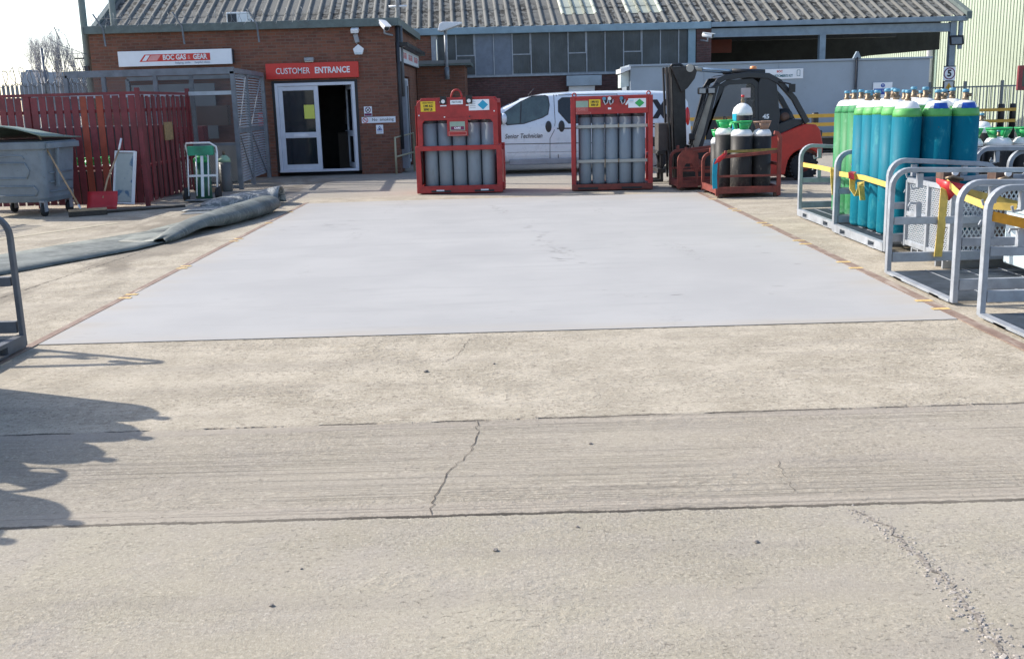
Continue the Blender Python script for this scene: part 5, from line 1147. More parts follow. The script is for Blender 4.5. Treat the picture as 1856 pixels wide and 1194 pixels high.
# ------------------------------------------------------------------ red cylinder bundles
def bundle(name, label, loc, rz, W, H, lift):
    t = thing(name, label, 'cylinder bundle', loc, rz, 'red cylinder bundles'); D = .95; b = MB()
    zt = H-.42 if lift else H-.33
    if lift:
        zm = .86
        for y in (0, D): 
            b.ring([(0.06, zm), (W-.06, zm), (W-.06, H-.1), (W-.16, H), (.16, H), (.06, H-.1)], [(.15, zm+.02), (W-.15, zm+.02), (W-.15, zt-.06), (W-.2, zt), (.2, zt), (.15, zt-.06)], y, y+.06, REDCAGE)
            b.ring([(0, .12), (W, .12), (W, zm+.06), (0, zm+.06)], [(.1, .16), (W-.1, .16), (W-.1, zm-.03), (.1, zm-.03)], y-.012, y+.07, REDCAGE)
        b.prism([(W/2-.2, zt+.05), (W/2+.2, zt+.05), (W/2+.2, zt-.30), (W/2-.2, zt-.30)], -.008, .05, REDCAGE)
        for x in (.06, W-.16): b.box(x, x+.1, .06, D, H-.12, H-.04, REDCAGE); b.box(x, x+.1, .06, D, zm-.03, zm+.05, REDCAGE)
        for x in (0, W-.07): b.box(x, x+.07, .07, .14, .12, zm, REDCAGE); b.box(x, x+.07, D-.1, D, .12, zm, REDCAGE)
    else:
        for y in (0, D):
            b.box(0, .085, y, y+.08, .1, H, REDCAGE); b.box(W-.085, W, y, y+.08, .1, H, REDCAGE); b.box(.085, W-.085, y+.012, y+.07, zt, H-.02, REDCAGE); b.box(.085, W-.085, y+.0, y+.08, H-.04, H+.005, REDCAGE)
        for x in (0, W-.085): b.box(x, x+.085, .08, D, H-.1, H-.02, REDCAGE); b.box(x, x+.085, .08, D, .62, .68, REDCAGE)
    b.box(.015, .03, .09, D, .13, H-.14, REDCAGE)
    if lift: b.box(W-.03, W-.015, .09, D, .13, .8, REDCAGE)
    b.build('frame', t, bevel=.01)
    b = MB(); b.box(0, W, -.02, .10, .02, .13, REDRUST if not lift else REDCAGE); b.box(0, W, D-.06, D+.06, .02, .13, REDCAGE); b.box(0, .1, .1, D-.06, .03, .12, REDCAGE); b.box(W-.1, W, .1, D-.06, .03, .12, REDCAGE); b.box(.1, W-.1, .1, D-.06, .10, .125, DARK)
    if lift: b.box(W-.02, W+.04, .1, .3, .05, .2, REDCAGE)
    b.build('base', t, bevel=.008)
    for x in ((.28, 1.12) if lift else (.12, .95)): b = MB(); b.box(x, x+.38, -.026, -.021, .035, .075, BLACK); b.build('fork_pocket', t)
    if lift:
        for x in (.38, 1.24): b = MB(); b.box(x, x+.15, -.030, -.027, .06, .085, SIGNWHITE); b.build('pocket_tag', t)
    n = 5; p = (W-.26)/n; r = p*.475
    for j in range(3):
        for i in range(n):
            x = .13+p*(i+.5); y = .12+r+j*(r*2+.02); h = zt-.04
            c = MB(); c.lathe([(r*.92, .126), (r, .15), (r, h-.02)], (x, y, 0), CYLGREY, 20); o = c.build('cylinder', t)
            c = MB(); c.lathe([(r, h-.02), (r*.98, h+.03), (r*.7, h+.1), (.03, h+.12), (.03, h+.2)], (x, y, 0), CYLTOP, 20); c.build('shoulder', o)
    if lift:
        b = MB(); b.tube([(W/2-.115, .03, H-.06), (W/2-.095, .03, H+.05)]+[(W/2+.09*math.cos(R(a)), .03, H+.05+.09*math.sin(R(a))) for a in range(165, 0, -15)]+[(W/2+.095, .03, H+.05), (W/2+.115, .03, H-.06)], .019, REDCAGE); b.build('lifting_eye', t)
        for x in (W/2-.25, W/2+.24):
            b = MB(); b.box(x-.06, x+.06, -.05, -.001, H-.12, H+.03, BLACK); o = b.build('valve_block', t)
            g_ = MB(); g_.lathe([(.036, -.02), (.036, 0)], (x, -.052, H-.07), WHITE, 16, 'y'); g_.tube([(x, -.03, H-.03), (x, -.03, H+.02)], .012, ALLOY); g_.box(x-.06, x+.06, -.056, -.051, H-.16, H-.14, WHITE); g_.build('gauge', o)
        b = MB(); b.box(W/2-.12, W/2+.12, -.014, -.009, H-.13, H-.05, SIGNWHITE); text(b, 'MIXTURE', .05, INK, front(W/2, -.0155, H-.09), sx=.9); b.build('name_plate', t)
        b = MB(); b.box(.14, .42, -.006, -.001, H-.25, H-.06, SIGNYEL); text(b, 'GROSS WEIGHT', .042, INK, front(.28, -.008, H-.09), sx=.7); text(b, '1395 KG', .062, INK, front(.28, -.008, H-.15), bold=.002, sx=.8); text(b, '3090 LB', .062, INK, front(.28, -.008, H-.215), bold=.002, sx=.8); b.build('weight_label', t)
        b = MB(); b.box(W-.60, W-.21, -.006, -.001, H-.25, H-.05, SIGNWHITE); b.prism([(W-.43, H-.15), (W-.33, H-.06), (W-.23, H-.15), (W-.33, H-.24)], -.009, -.007, DIAMBLUE)
        for k in range(4): b.box(W-.58, W-.47, -.0085, -.0065, H-.10-.035*k, H-.09-.035*k, P('print_grey', (.45, .47, .5), .5))
        b.build('hazard_label', t)
        b = MB(); b.box(W/2-.145, W/2+.145, -.014, -.009, zt-.20, zt-.03, P('label_green_grey', (.28, .38, .30), .5)); b.box(W/2-.125, W/2+.125, -.017, -.0145, zt-.185, zt-.12, PURPLE); text(b, 'CARE', .05, SIGNWHITE, front(W/2, -.0185, zt-.15), bold=.002); b.build('supplier_label', t)
        b = MB(); b.ring([(W/2-.17, zt-.29), (W/2+.17, zt-.29), (W/2+.17, zt-.215), (W/2-.17, zt-.215)], [(W/2-.16, zt-.28), (W/2+.16, zt-.28), (W/2+.16, zt-.225), (W/2-.16, zt-.225)], -.014, -.009, P('label_pinkish', (.6, .25, .22), .5)); b.build('frame_plate', t)
        b = MB()
        for x, z in ((.1, H-.32), (W-.12, H-.27), (W/2-.24, zt+.06), (W/2+.24, zt+.06), (.52, H-.08)): b.lathe([(.014, -.01), (.014, 0)], (x, -.001 if abs(x-W/2) > .3 else -.01, z), SHWHITE if x < W/2+.1 or x > W-.2 else DARK, 10, 'y')
        b.build('bolt', t)
    else:
        for z in (.56, 1.21):
            b = MB(); b.box(.10, W-.10, .085, .105, z-.028, z+.028, P('strap_bar', (.40, .40, .37), .5, metal=.2)); b.build('clamp_bar', t)
        b = MB()
        for x in (.13+p*2, .13+p*3): b.box(x-.012, x+.012, .075, .085, .53, .60, BRASS); b.box(x-.012, x+.012, .075, .085, 1.18, 1.25, BRASS)
        b.build('clamp_bolt', t)
        for x in (.07, W-.08):
            b = MB(); b.tube([(x+.035*math.cos(R(a)), .04, H+.03+.035*math.sin(R(a))) for a in range(0, 360, 30)], .012, REDCAGE, 8, closed=True); b.build('lifting_ring', t)
        yb = .011; yl = yb-.003
        b = MB(); b.box(.10, .33, yl, yb, H-.20, H-.08, P('label_green_grey', (.28, .38, .30), .5)); b.box(.10, .33, yl, yb, H-.28, H-.20, P('label_dull_red', (.45, .10, .09), .5)); text(b, 'CARE', .055, P('label_pinkish', (.6, .25, .22), .5), front(.21, yl-.002, H-.24)); b.ring([(.10, H-.32), (.38, H-.32), (.38, H-.29), (.10, H-.29)], [(.11, H-.315), (.37, H-.315), (.37, H-.295), (.11, H-.295)], yl, yb, P('label_pinkish', (.6, .25, .22), .5)); b.build('supplier_label', t)
        b = MB(); b.box(.345, .56, yl, yb, H-.20, H-.06, SIGNYEL); text(b, '1386 KG', .052, INK, front(.45, yl-.002, H-.105), bold=.002, sx=.8); text(b, '3056 LB', .052, INK, front(.45, yl-.002, H-.16), bold=.002, sx=.8); b.build('weight_label', t)
        b = MB(); b.box(W-.46, W-.13, yl, yb, H-.23, H-.06, SIGNWHITE); b.prism([(W-.34, H-.145), (W-.25, H-.07), (W-.16, H-.145), (W-.25, H-.22)], yl-.003, yl-.001, DIAMGREEN); b.box(W-.44, W-.36, yl-.002, yl, H-.10, H-.09, DIAMBLUE); b.box(W-.44, W-.36, yl-.002, yl, H-.13, H-.12, P('print_grey', (.45, .47, .5), .5)); b.build('hazard_label', t)
        for x in (.60, .70, .92):
            b = MB(); b.box(x, x+.075, .0, .05, H-.13, H-.02, BLACK); o = b.build('valve_block', t)
            g_ = MB(); g_.lathe([(.034, -.015), (.034, 0)], (x+.03, -.001, H-.05), CAPBLUE if x != .70 else WHITE, 14, 'y'); g_.tube([(x+.02, -.01, H-.08), (x+.05, -.03, H-.16), (x+.09, -.02, H-.13), (x+.1, -.01, H-.07)], .012, ALLOY); g_.build('gauge', o)
        b = MB(); b.box(.70, .76, yl, yb, H-.25, H-.215, SIGNWHITE); b.add([(1.02, yl, H-.17), (1.07, yl, H-.09), (1.10, yl, H-.12), (1.05, yl, H-.18)], [(0, 1, 2, 3)], SIGNWHITE); b.build('paint_scuff', t)
    return t
bundle('cylinder_bundle', 'red caged bundle of grey cylinders with a lifting eye on top', (-1.76, 20.42, 0), R(-3.5), 1.66, 1.82, True)
bundle('cylinder_bundle', 'red framed bundle of grey cylinders held by two pale clamp bars', (1.22, 20.17, 0), R(-4.5), 1.54, 1.77, False)
# ------------------------------------------------------------------ silver van, nose hidden behind the first bundle
t = thing('silver_van', 'silver panel van with black cursive door lettering behind the bundles', 'van', (-1.2, 26.25, 0))
st = [(0, .62, .70), (.06, .80, .82), (.2, .98, .89), (.45, 1.13, .93), (.62, 1.22, .94), (1.1, 1.56, .95), (1.55, 1.76, .95), (2.1, 1.86, .95), (2.8, 1.89, .95), (3.6, 1.89, .95), (4.6, 1.87, .95), (5.2, 1.83, .95), (5.42, 1.76, .94), (5.52, 1.60, .92), (5.58, 1.1, .90), (5.60, .6, .88)]
def sideY(z, w=.95): return w-.15*max(0, z-1.05)
b = MB(); loops = []
for x, zt, w_ in st:
    zb = min(1.05, zt-.14); zs = zt-.07; l = []
    half = [(w_-.10, .26), (w_-.02, .34), (w_, .48), (w_, zb*.75+.1), (w_, zb), (sideY(zs, w_), zs), (sideY(zs, w_)-.06, zt-.015), (sideY(zs, w_)-.2, zt), (0, zt+.015)]
    l = [(x, -a, z) for a, z in half]+[(x, a, z) for a, z in half[-2::-1]]
    loops.append(l)
n = len(loops[0]); vs = [p for l in loops for p in l]; fs = []
for i in range(len(loops)-1):
    for q in range(n): fs.append((i*n+q, (i+1)*n+q, (i+1)*n+(q+1) % n, i*n+(q+1) % n))
fs += [tuple(range(n)), tuple((len(loops)-1)*n+q for q in range(n))[::-1]]
b.add(vs, fs, VANSILVER, True); body = b.build('body', t)
def side_patch(b, poly, m, off=.004):
    vs = [(x, -sideY(z)-off, z) for x, z in poly]+[(x, -sideY(z)+.02, z) for x, z in poly]; k = len(poly)
    b.add(vs, [tuple(range(k))]+[(i, k+i, k+(i+1) % k, (i+1) % k) for i in range(k)], m)
win1 = [(1.24, 1.18), (1.63, 1.20), (2.05, 1.32), (2.18, 1.39), (2.22, 1.6), (2.19, 1.78), (2.12, 1.81), (1.82, 1.80), (1.56, 1.69), (1.16, 1.45), (1.15, 1.3)]
win2 = [(2.46, 1.44), (2.46, 1.68), (2.55, 1.75), (3.8, 1.75), (3.8, 1.18), (2.69, 1.18)]
def grow(poly, k):
    cx = sum(p[0] for p in poly)/len(poly); cz = sum(p[1] for p in poly)/len(poly); return [(cx+(x-cx)*k, cz+(z-cz)*(k+.03)) for x, z in poly]
for nm, wp, gm in (('front_window', win1, P('van_glass_solid', (.04, .065, .06), .03, var=.5, scale=2.5, spec=.9)), ('side_window', win2, GLASSDARK)):
    b = MB(); side_patch(b, grow(wp, 1.05), VANTRIM, .003); o = b.build(nm, t)
    b = MB(); side_patch(b, wp, gm, .007); b.build('pane', o)
b = MB(); side_patch(b, [(1.52, 1.20), (1.55, 1.20), (1.58, 1.69), (1.55, 1.68)], VANTRIM, .009); b.build('window_divider', t)
b = MB()
def line(pts, w_=.012, m=VANTRIM):
    for i in range(len(pts)-1):
        (x0, z0), (x1, z1) = pts[i], pts[i+1]; d = Vector((x1-x0, z1-z0)).normalized(); nx, nz = -d.y*w_/2, d.x*w_/2
        side_patch(b, [(x0-nx, z0-nz), (x0+nx, z0+nz), (x1+nx, z1+nz), (x1-nx, z1-nz)], m, .0035)
line([(2.34, 1.84), (2.36, 1.2), (2.33, 1.0), (2.23, .82), (2.22, .36)]); line([(2.40, 1.84), (2.42, .36)]); line([(3.84, 1.82), (3.84, .4)]); line([(2.45, 1.83), (3.84, 1.81)])
line([(1.0, .72), (4.6, .68)], .018); line([(1.2, .52), (4.5, .49)], .008, P('van_shadow_gap', (.2, .21, .22), .5)); line([(1.05, 1.25), (1.0, .95), (1.06, .72)]); line([(2.4, 1.05), (5.3, 1.03)], .03)
line([(4.55, 1.10), (5.42, 1.08)], .03)
b.build('panel_gap', t)
b = MB(); b.box(1.25, 4.3, -.955, -.90, .22, .36, P('van_sill', (.32, .34, .37), .5)); b.build('sill', t, bevel=.02)
for x in (2.2, 2.51):
    b = MB(); b.M = Matrix.Translation((x, -.945, 1.10)) @ Matrix.Diagonal((.075, .03, .135, 1)); bm = bmesh.new(); bmesh.ops.create_uvsphere(bm, u_segments=16, v_segments=10, radius=1); b.add([tuple(v.co) for v in bm.verts], [tuple(v.index for v in f.verts) for f in bm.faces], VANTRIM, True); bm.free(); b.build('door_handle', t)
b = MB(); b.M = Matrix.Translation((1.14, -1.05, 1.32)) @ Matrix.Diagonal((.085, .10, .13, 1)); bm = bmesh.new(); bmesh.ops.create_uvsphere(bm, u_segments=16, v_segments=10, radius=1); vv = [tuple(v.co) for v in bm.verts]; ff = [tuple(v.index for v in f.verts) for f in bm.faces]; bm.free(); b.add(vv, ff, VANSILVER, True); b.M = Matrix.Translation((1.06, -1.06, 1.31)) @ Matrix.Diagonal((.075, .09, .15, 1)); b.add(vv, ff, VANTRIM, True); b.M = Matrix(); b.bar((1.15, -.9, 1.22), (1.13, -1.05, 1.25), .06, .05, VANTRIM); b.build('mirror', t)
b = MB(); text(b, 'Senior Technician', .155, INK, front(1.60, -.957, .895), shear=.28, sx=.80, bold=.001); b.build('lettering', t)
b = MB()
for pl in ([(4.66, 1.66), (4.79, 1.66), (5.06, 1.22), (4.92, 1.22)], [(4.96, 1.66), (5.09, 1.66), (4.80, 1.22), (4.66, 1.22)]): side_patch(b, pl, INK, .006 if pl[0][0] < 4.8 else .008)
text(b, 'c', .13, INK, front(4.62, -.935, 1.36), bold=.003); b.build('emblem', t)
for x in (.72, 4.63):
    b = MB(); b.lathe([(.42, -.02), (.42, 0)], (x, -.953, .38), VANTRIM, 28, 'y'); b.box(x-.42, x+.42, -.97, -.95, .2, .36, VANTRIM); b.build('wheel_arch', t)
    b = MB(); b.lathe([(.20, -.04), (.25, -.05), (.335, -.04), (.345, 0), (.335, .14)], (x, -.965, .345), RUBBER, 32, 'y'); wl = b.build('wheel', t)
    b = MB(); b.lathe([(.225, -.03), (.235, -.035), (.21, -.01)], (x, -.985, .345), ALLOY, 28, 'y'); b.lathe([(.045, -.02), (.05, 0)], (x, -1.01, .345), ALLOY, 16, 'y')
    for k in range(5):
        a = R(90+72*k); b.bar((x+.03*math.cos(a), -1.015, .345+.03*math.sin(a)), (x+.22*math.cos(a), -1.015, .345+.22*math.sin(a)), .025, .06, ALLOY, up=(0, 1, 0))
    b.build('rim', wl)
b = MB(); b.M = Matrix.Translation((5.50, -.82, 1.18)) @ Matrix.Diagonal((.075, .12, .31, 1)); b.add(vv, ff, LAMPRED, True); b.build('tail_lamp', t)
b = MB(); b.box(5.2, 5.66, -.9, .9, .32, .55, P('bumper_grey', (.15, .16, .17), .5)); b.build('bumper', t, bevel=.03)
b = MB(); b.add([(.66, -.8, 1.27), (.66, .8, 1.27), (1.5, .74, 1.77), (1.5, -.74, 1.77)], [(0, 1, 2, 3)], GLASSDARK); b.build('windscreen', t)
b = MB(); b.tube([(1.75, 0, 1.84), (1.9, 0, 2.0)], .008, VANTRIM); b.build('aerial', t)

# ------------------------------------------------------------------ forklift
t = thing('forklift', 'red and black forklift truck facing left beside the grey cabin', 'forklift', (4.8, 21.8, 0))
n_, f_ = 21.25, 22.35
b = MB()
for y in (21.40, 21.86):
    b.prism([(3.40, .06), (3.64, .06), (3.57, 2.30), (3.31, 2.30)], y, y+.10, MASTSTEEL)
    b.prism([(3.29, .10), (3.325, .10), (3.23, 2.30), (3.195, 2.30)], y-.02, y+.07, MASTSTEEL); b.prism([(3.345, .10), (3.38, .10), (3.29, 2.30), (3.255, 2.30)], y-.01, y+.08, P('mast_bright', (.12, .10, .085), .4, metal=.5, var=.3))
b.box(3.26, 3.5, 21.5, 22.1, 2.18, 2.28, MASTSTEEL); b.box(3.34, 3.54, 21.5, 22.1, .3, .42, MASTSTEEL); b.box(3.3, 3.5, 21.5, 22.1, 1.2, 1.3, MASTSTEEL)
b.tube([(3.42, 21.62, .1), (3.36, 21.62, 2.1)], .035, MASTSTEEL); b.tube([(3.42, 21.98, .1), (3.36, 21.98, 2.1)], .035, MASTSTEEL)
b.build('mast', t, world=True, bevel=.006)
b = MB()
for y in (21.32, 22.2):
    b = MB(); b.prism([(3.28, 2.30), (3.75, 2.30), (3.80, 2.2), (3.76, 2.06), (3.62, 1.88), (3.50, 1.80)], y, y+.08, MASTSTEEL); b.build('mast_bracket', t, world=True, bevel=.01)
b = MB(); b.tube([(3.3, 21.5, 2.30), (3.35, 21.5, 2.34), (3.5, 21.5, 2.34), (3.55, 21.5, 2.30)], .03, BLACK); b.build('hose_loop', t, world=True)
for y in (21.36, 22.24):
    b = MB(); b.lathe([(.075, -.05), (.075, .05)], (3.66, y, 2.26), P('hub_cream', (.42, .40, .35), .5), 18, 'y'); b.tube([(3.66, y, 2.26), (3.9, y, 2.24)], .04, P('hub_cream', (.42, .40, .35), .5)); b.tube([(3.9, y, 2.24), (4.55, y, 2.18)], .028, P('ram_blue', (.30, .40, .50), .2, metal=.6)); b.tube([(4.5, y, 2.185), (5.15, y, 2.15)], .05, BLACK); b.build('tilt_ram', t, world=True)
b = MB(); b.box(3.06, 3.26, 21.45, 22.0, .66, 1.20, P('carriage_brown', (.075, .068, .06), .6, var=.2)); b.box(3.04, 3.2, 21.4, 22.25, .22, .30, MASTSTEEL); b.box(3.04, 3.2, 21.4, 22.25, .58, .66, MASTSTEEL); b.tube([(3.06, 21.5, .66), (3.02, 21.5, .6), (3.1, 21.48, .3), (3.14, 21.48, .12)], .015, BLACK); b.build('carriage', t, world=True, bevel=.01)
for y in (21.5, 21.95):
    b = MB(); b.box(3.10, 3.16, y-.05, y+.05, .06, .66, MASTSTEEL); b.prism([(2.1, .045), (3.16, .035), (3.16, .09), (2.1, .06)], y-.06, y+.06, MASTSTEEL); b.build('fork', t, world=True, bevel=.006)
# chassis and counterweight
b = MB(); b.prism([(3.95, .14), (5.45, .14), (5.42, .95), (4.8, .84), (4.12, .74), (3.85, .60), (3.9, .3)], n_+.02, f_-.02, DARK); b.build('chassis', t, world=True, bevel=.02)
b = MB()
arch = [(5.97+.36*math.cos(R(a)), .27+.36*math.sin(R(a))) for a in range(175, 15, -16)]
b.prism([(5.0, .12), (5.58, .12)]+arch+[(6.32, .42), (6.33, .70), (6.26, 1.0), (6.18, 1.10), (5.96, 1.12), (5.45, .93), (5.0, .80)], n_, f_, FORKRED)
cw = b.build('counterweight', t, world=True, bevel=.035)
b = MB(); b.box(6.22, 6.335, n_+.1, n_+.3, .86, .98, DARK); b.build('rear_lamp', t, world=True, bevel=.015)
for x, y, r, rr in ((5.97, n_+.02, .275, .14), (5.97, f_-.3, .275, .14), (3.80, n_-.02, .36, .19), (3.80, f_-.3, .36, .19)):
    b = MB(); b.lathe([(rr, .02), (r*.9, 0), (r, .04), (r, .22), (r*.9, .26), (rr, .24)], (x, y, r), RUBBER, 30, 'y')
    for k in range(22):
        a = 2*math.pi*k/22; b.cbox((x+r*math.cos(a), y+.13, r+r*math.sin(a)), (.03, .24, .05), RUBBER, Matrix.Rotation(-a, 4, 'Y'))
    wl = b.build('wheel', t, world=True)
    c = MB(); c.lathe([(.03, .0), (rr, .03), (rr, .05)], (x, y, r), REDRUST, 20, 'y'); c.build('rim', None); o = bpy.data.objects[c and 'rim'] if False else COL.objects[-1]
    o.data.transform(t.matrix_basis.inverted()); o.parent = wl
# cab
CABM = P('cab_black', (.022, .026, .032), .42, var=.2)
b = MB()
for y in (n_, f_-.07):
    b.sweep([(3.86, y+.03, .72), (4.16, y+.03, 1.90), (4.22, y+.03, 2.0), (4.34, y+.03, 2.06), (4.8, y+.03, 2.10), (5.2, y+.03, 2.07), (5.42, y+.03, 1.95), (5.72, y+.03, 1.62), (6.0, y+.03, 1.14)], [(-.055, -.05), (.055, -.05), (.055, .05), (-.055, .05)], CABM, up=(0, 1, 0))
    b.prism([(5.05, .86), (5.42, .94), (5.45, 1.3), (5.36, 1.98), (5.06, 2.06), (5.0, 1.9), (5.02, 1.3)], y, y+.06, CABM)
b.prism([(4.20, 2.06), (4.34, 2.10), (4.8, 2.14), (5.2, 2.11), (5.42, 1.99), (5.38, 1.93), (5.2, 2.05), (4.8, 2.08), (4.34, 2.04)], n_, f_, CABM)
b.prism([(5.05, .80), (5.42, .90), (5.94, 1.13), (5.98, 1.20), (5.7, 1.22), (5.40, 1.12), (5.05, 1.05)], n_+.06, f_-.06, CABM)
b.build('cab_frame', t, world=True, bevel=.012)
b = MB(); b.ring([(3.98, .86), (5.05, .86), (5.03, 1.3), (5.01, 1.95), (4.9, 2.03), (4.38, 2.01), (4.25, 1.93)], [(4.0, 1.24), (4.97, 1.26), (4.96, 1.36), (4.94, 1.86), (4.86, 1.93), (4.42, 1.92), (4.33, 1.86)], n_+.02, n_+.05, CABM); dr = b.build('door', t, world=True, bevel=.006)
b = MB(); b.prism([(4.1, 1.26), (4.97, 1.26), (4.96, 1.36), (4.94, 1.86), (4.86, 1.93), (4.42, 1.92), (4.33, 1.86)], n_+.03, n_+.036, GLASSCAB); b.build('door_pane', t, world=True)
b = MB(); b.add([(3.86, n_+.08, .76), (3.86, f_-.08, .76), (4.17, f_-.08, 1.92), (4.17, n_+.08, 1.92)], [(0, 1, 2, 3)], GLASSCAB); b.build('windscreen', t, world=True)
b = MB(); b.prism([(3.66, .64), (3.80, .66), (3.92, 1.0), (4.10, 1.72), (4.02, 1.80), (3.82, 1.10)], n_-.04, n_+.0, P('mud_beige', (.27, .26, .22), .6, var=.2)); b.bar((3.62, n_-.08, .62), (4.0, n_-.08, 1.75), .02, .03, BLACK); b.tube([(3.74, n_-.1, .66), (3.66, n_-.1, .9), (3.98, n_-.1, 1.85)], .012, BLACK); b.build('front_guard', t, world=True)
for x in (3.87, 4.05):
    b = MB(); b.box(x-.08, x+.08, n_-.16, n_-.04, 1.75, 1.88, BLACK); o = b.build('work_light', t, world=True, bevel=.02)
    c = MB(); c.box(x-.06, x+.06, n_-.166, n_-.161, 1.77, 1.86, P('lens_grey', (.3, .32, .33), .2)); q = c.build('lens', None); q.data.transform(t.matrix_basis.inverted()); q.parent = o
b = MB(); b.tube([(3.95, n_-.1, 1.8), (4.2, n_-.05, 1.95)], .02, BLACK); b.build('light_arm', t, world=True)
b = MB(); b.box(3.62, 3.74, n_-.14, n_-.08, .86, 1.0, BLACK); b.build('side_lamp', t, world=True, bevel=.02)
b = MB(); b.tube([(5.4, n_-.02, 1.95), (5.62, n_-.12, 1.9)], .015, BLACK); b.box(5.58, 5.70, n_-.15, n_-.10, 1.74, 1.90, BLACK); b.build('mirror', t, world=True)
b = MB(); b.lathe([(.07, 0), (.065, .075), (.05, .085)], (5.0, 21.7, 2.19), LAMPORANGE, 18); be = b.build('beacon', t, world=True)
b = MB(); b.lathe([(.08, 0), (.08, .05)], (5.0, 21.7, 2.14), BLACK, 18); b.build('beacon_base', t, world=True)
b = MB(); b.lathe([(.07, -.02), (.17, 0), (.17, .5), (.07, .53)], (5.58, n_+.15, 1.26), CABM, 22, 'y'); gs = b.build('gas_bottle', t, world=True)
b = MB(); b.lathe([(.02, -.015), (.09, -.005), (.10, .02)], (5.58, n_+.13, 1.26), P('bottle_brown', (.13, .07, .05), .5), 18, 'y'); b.build('bottle_end', t, world=True)
b = MB(); b.box(4.6, 5.0, 21.5, 22.1, .9, 1.02, BLACK); b.prism([(4.9, 1.0), (5.05, 1.0), (5.1, 1.6), (4.98, 1.62)], 21.55, 22.05, BLACK); b.build('seat', t, world=True, bevel=.03)
b = MB(); b.tube([(4.35, 21.8, .8), (4.5, 21.8, 1.15)], .03, BLACK); b.tube([(4.5+.05*math.cos(R(a)), 21.8+.17*math.sin(R(a)), 1.18-.12*math.cos(R(a))) for a in range(0, 360, 24)], .014, BLACK, 8, closed=True); b.build('steering_wheel', t, world=True)
b = MB(); text(b, '45', .12, SIGNWHITE, front(5.17, n_-.004, 1.28), bold=.004, sx=1.1); b.build('fleet_number', t, world=True)
b = MB(); b.add([(4.67, n_+.028, 1.85), (4.86, n_+.028, 1.85), (4.86, n_+.028, 1.66), (4.67, n_+.028, 1.66)], [(0, 1, 2, 3)], P('sticker_pale', (.45, .40, .40), .5)); b.build('sticker', t, world=True)
b = MB(); b.box(4.02, 4.95, n_-.03, n_+.05, .30, .36, MASTSTEEL); b.build('step', t, world=True)

# ------------------------------------------------------------------ rusty red pallets with black cylinders
def red_pallet(label, loc, rz, w_, d, plate=False):
    t = thing('red_pallet', label, 'pallet', loc, rz, 'rusty red cylinder pallets')
    for y in (0, d):
        b = MB(); b.sq([(0, y, .04), (0, y, .56)]+[(.14+.14*math.cos(R(a)), y, .56+.14*math.sin(R(a))) for a in (157, 135, 112, 90)]+[(w_*.6, y, .735), (w_, y, .77)], .055, REDRUST, up=(0, 1, 0)); b.sq([(w_, y, .02), (w_, y, 1.02), (w_-.04, y, 1.07), (w_-.10, y, 1.08)], .065, REDRUST, up=(0, 1, 0))
        b.tube([(.14, y, .70), (.14, y, .80)], .03, REDRUST); b.build('end_frame', t, bevel=.008)
        b = MB(); b.bar((.02, y, .37), (w_, y, .365), .03, .035, REDRUST); b.bar((.0, y, .13), (w_, y, .13), .04, .11, REDRUST); b.build('cross_rail', t)
    b = MB(); b.box(0, w_, 0, d, .085, .10, REDRUST)
    for x in (.0, w_): b.bar((x, 0, .13), (x, d, .13), .04, .11, REDRUST)
    b.bar((w_, 0, .55), (w_, d, .55), .03, .05, REDRUST); b.build('base', t)
    b = MB()
    for x in (.06, w_-.03):
        for y in (.05, d-.05): b.lathe([(.05, 0), (.05, .085)], (x, y, 0), P('foot_rust', (.13, .08, .06), .8), 12)
    b.build('foot', t)
    if plate:
        b = MB(); oo = [(0, .06), (.36, .06), (.36, .66), (.30, .74), (.06, .74), (0, .66)]; ii = [(.07, .14), (.31, .14), (.31, .40), (.24, .50), (.13, .50), (.07, .40)]
        b.ring(oo, ii, -.04, -.028, REDRUST); b.build('end_plate', t)
    return t
red_pallet('rusty red pallet loaded with black cylinders in front of the forklift', (3.58, 18.05, 0), R(1), 1.06, 1.2)
red_pallet('empty rusty red pallet with arched end plate beside the forklift mast', (3.19, 19.72, 0), R(2), .95, .8, True)
GB = 'black cylinders on the red pallet'
for x, y, r, h, gm, lb in ((4.06, 18.38, .185, .93, GUARDGREEN, 'worn black cylinder with green guard at the front of the red pallet'), (4.42, 18.42, .16, .92, P('guard_rust', (.28, .17, .12), .6), 'black cylinder with rusty guard right of the green-guarded one'), (3.83, 18.72, .16, .95, GUARDGREEN, 'black cylinder with green guard at the left rear of the red pallet'), (3.78, 19.02, .13, .78, GUARDGREEN, 'small cylinder with pale green guard at the back of the red pallet')):
    q = guard_cylinder(lb, r, h, guard=gm, group=GB, rot=rnd.uniform(0, 90)); q.location = (x, y, .10)
t = thing('gas_cylinder', 'tall black cylinder with white dome and turquoise stripe behind the short ones', 'gas cylinder', (4.17, 18.85, .10)); r = .175
lath([(r*.9, 0), (r, .03), (r, 1.27)], CYLBLACK, t, 'body'); lath([(r, 1.27), (r*.99, 1.32), (r*.85, 1.40), (r*.5, 1.455), (r*.2, 1.48)], SHWHITE, t, 'shoulder'); lath([(.03, 1.47), (.035, 1.53), (.02, 1.56), (.028, 1.60)], BRASS, t, 'valve', 12); lath([(.03, 1.58), (.03, 1.62)], REDPLASTIC, t, 'valve_cap', 10)
b = MB(); vs = []
for k in range(5):
    a = R(-178+k*10); vs += [(r*1.012*math.cos(a), r*1.012*math.sin(a), 1.02), (r*1.012*math.cos(a), r*1.012*math.sin(a), 1.30)]
b.add(vs, [(2*k, 2*k+2, 2*k+3, 2*k+1) for k in range(4)], P('stripe_cyan', (.0, .36, .50), .5)); b.build('stripe', t)
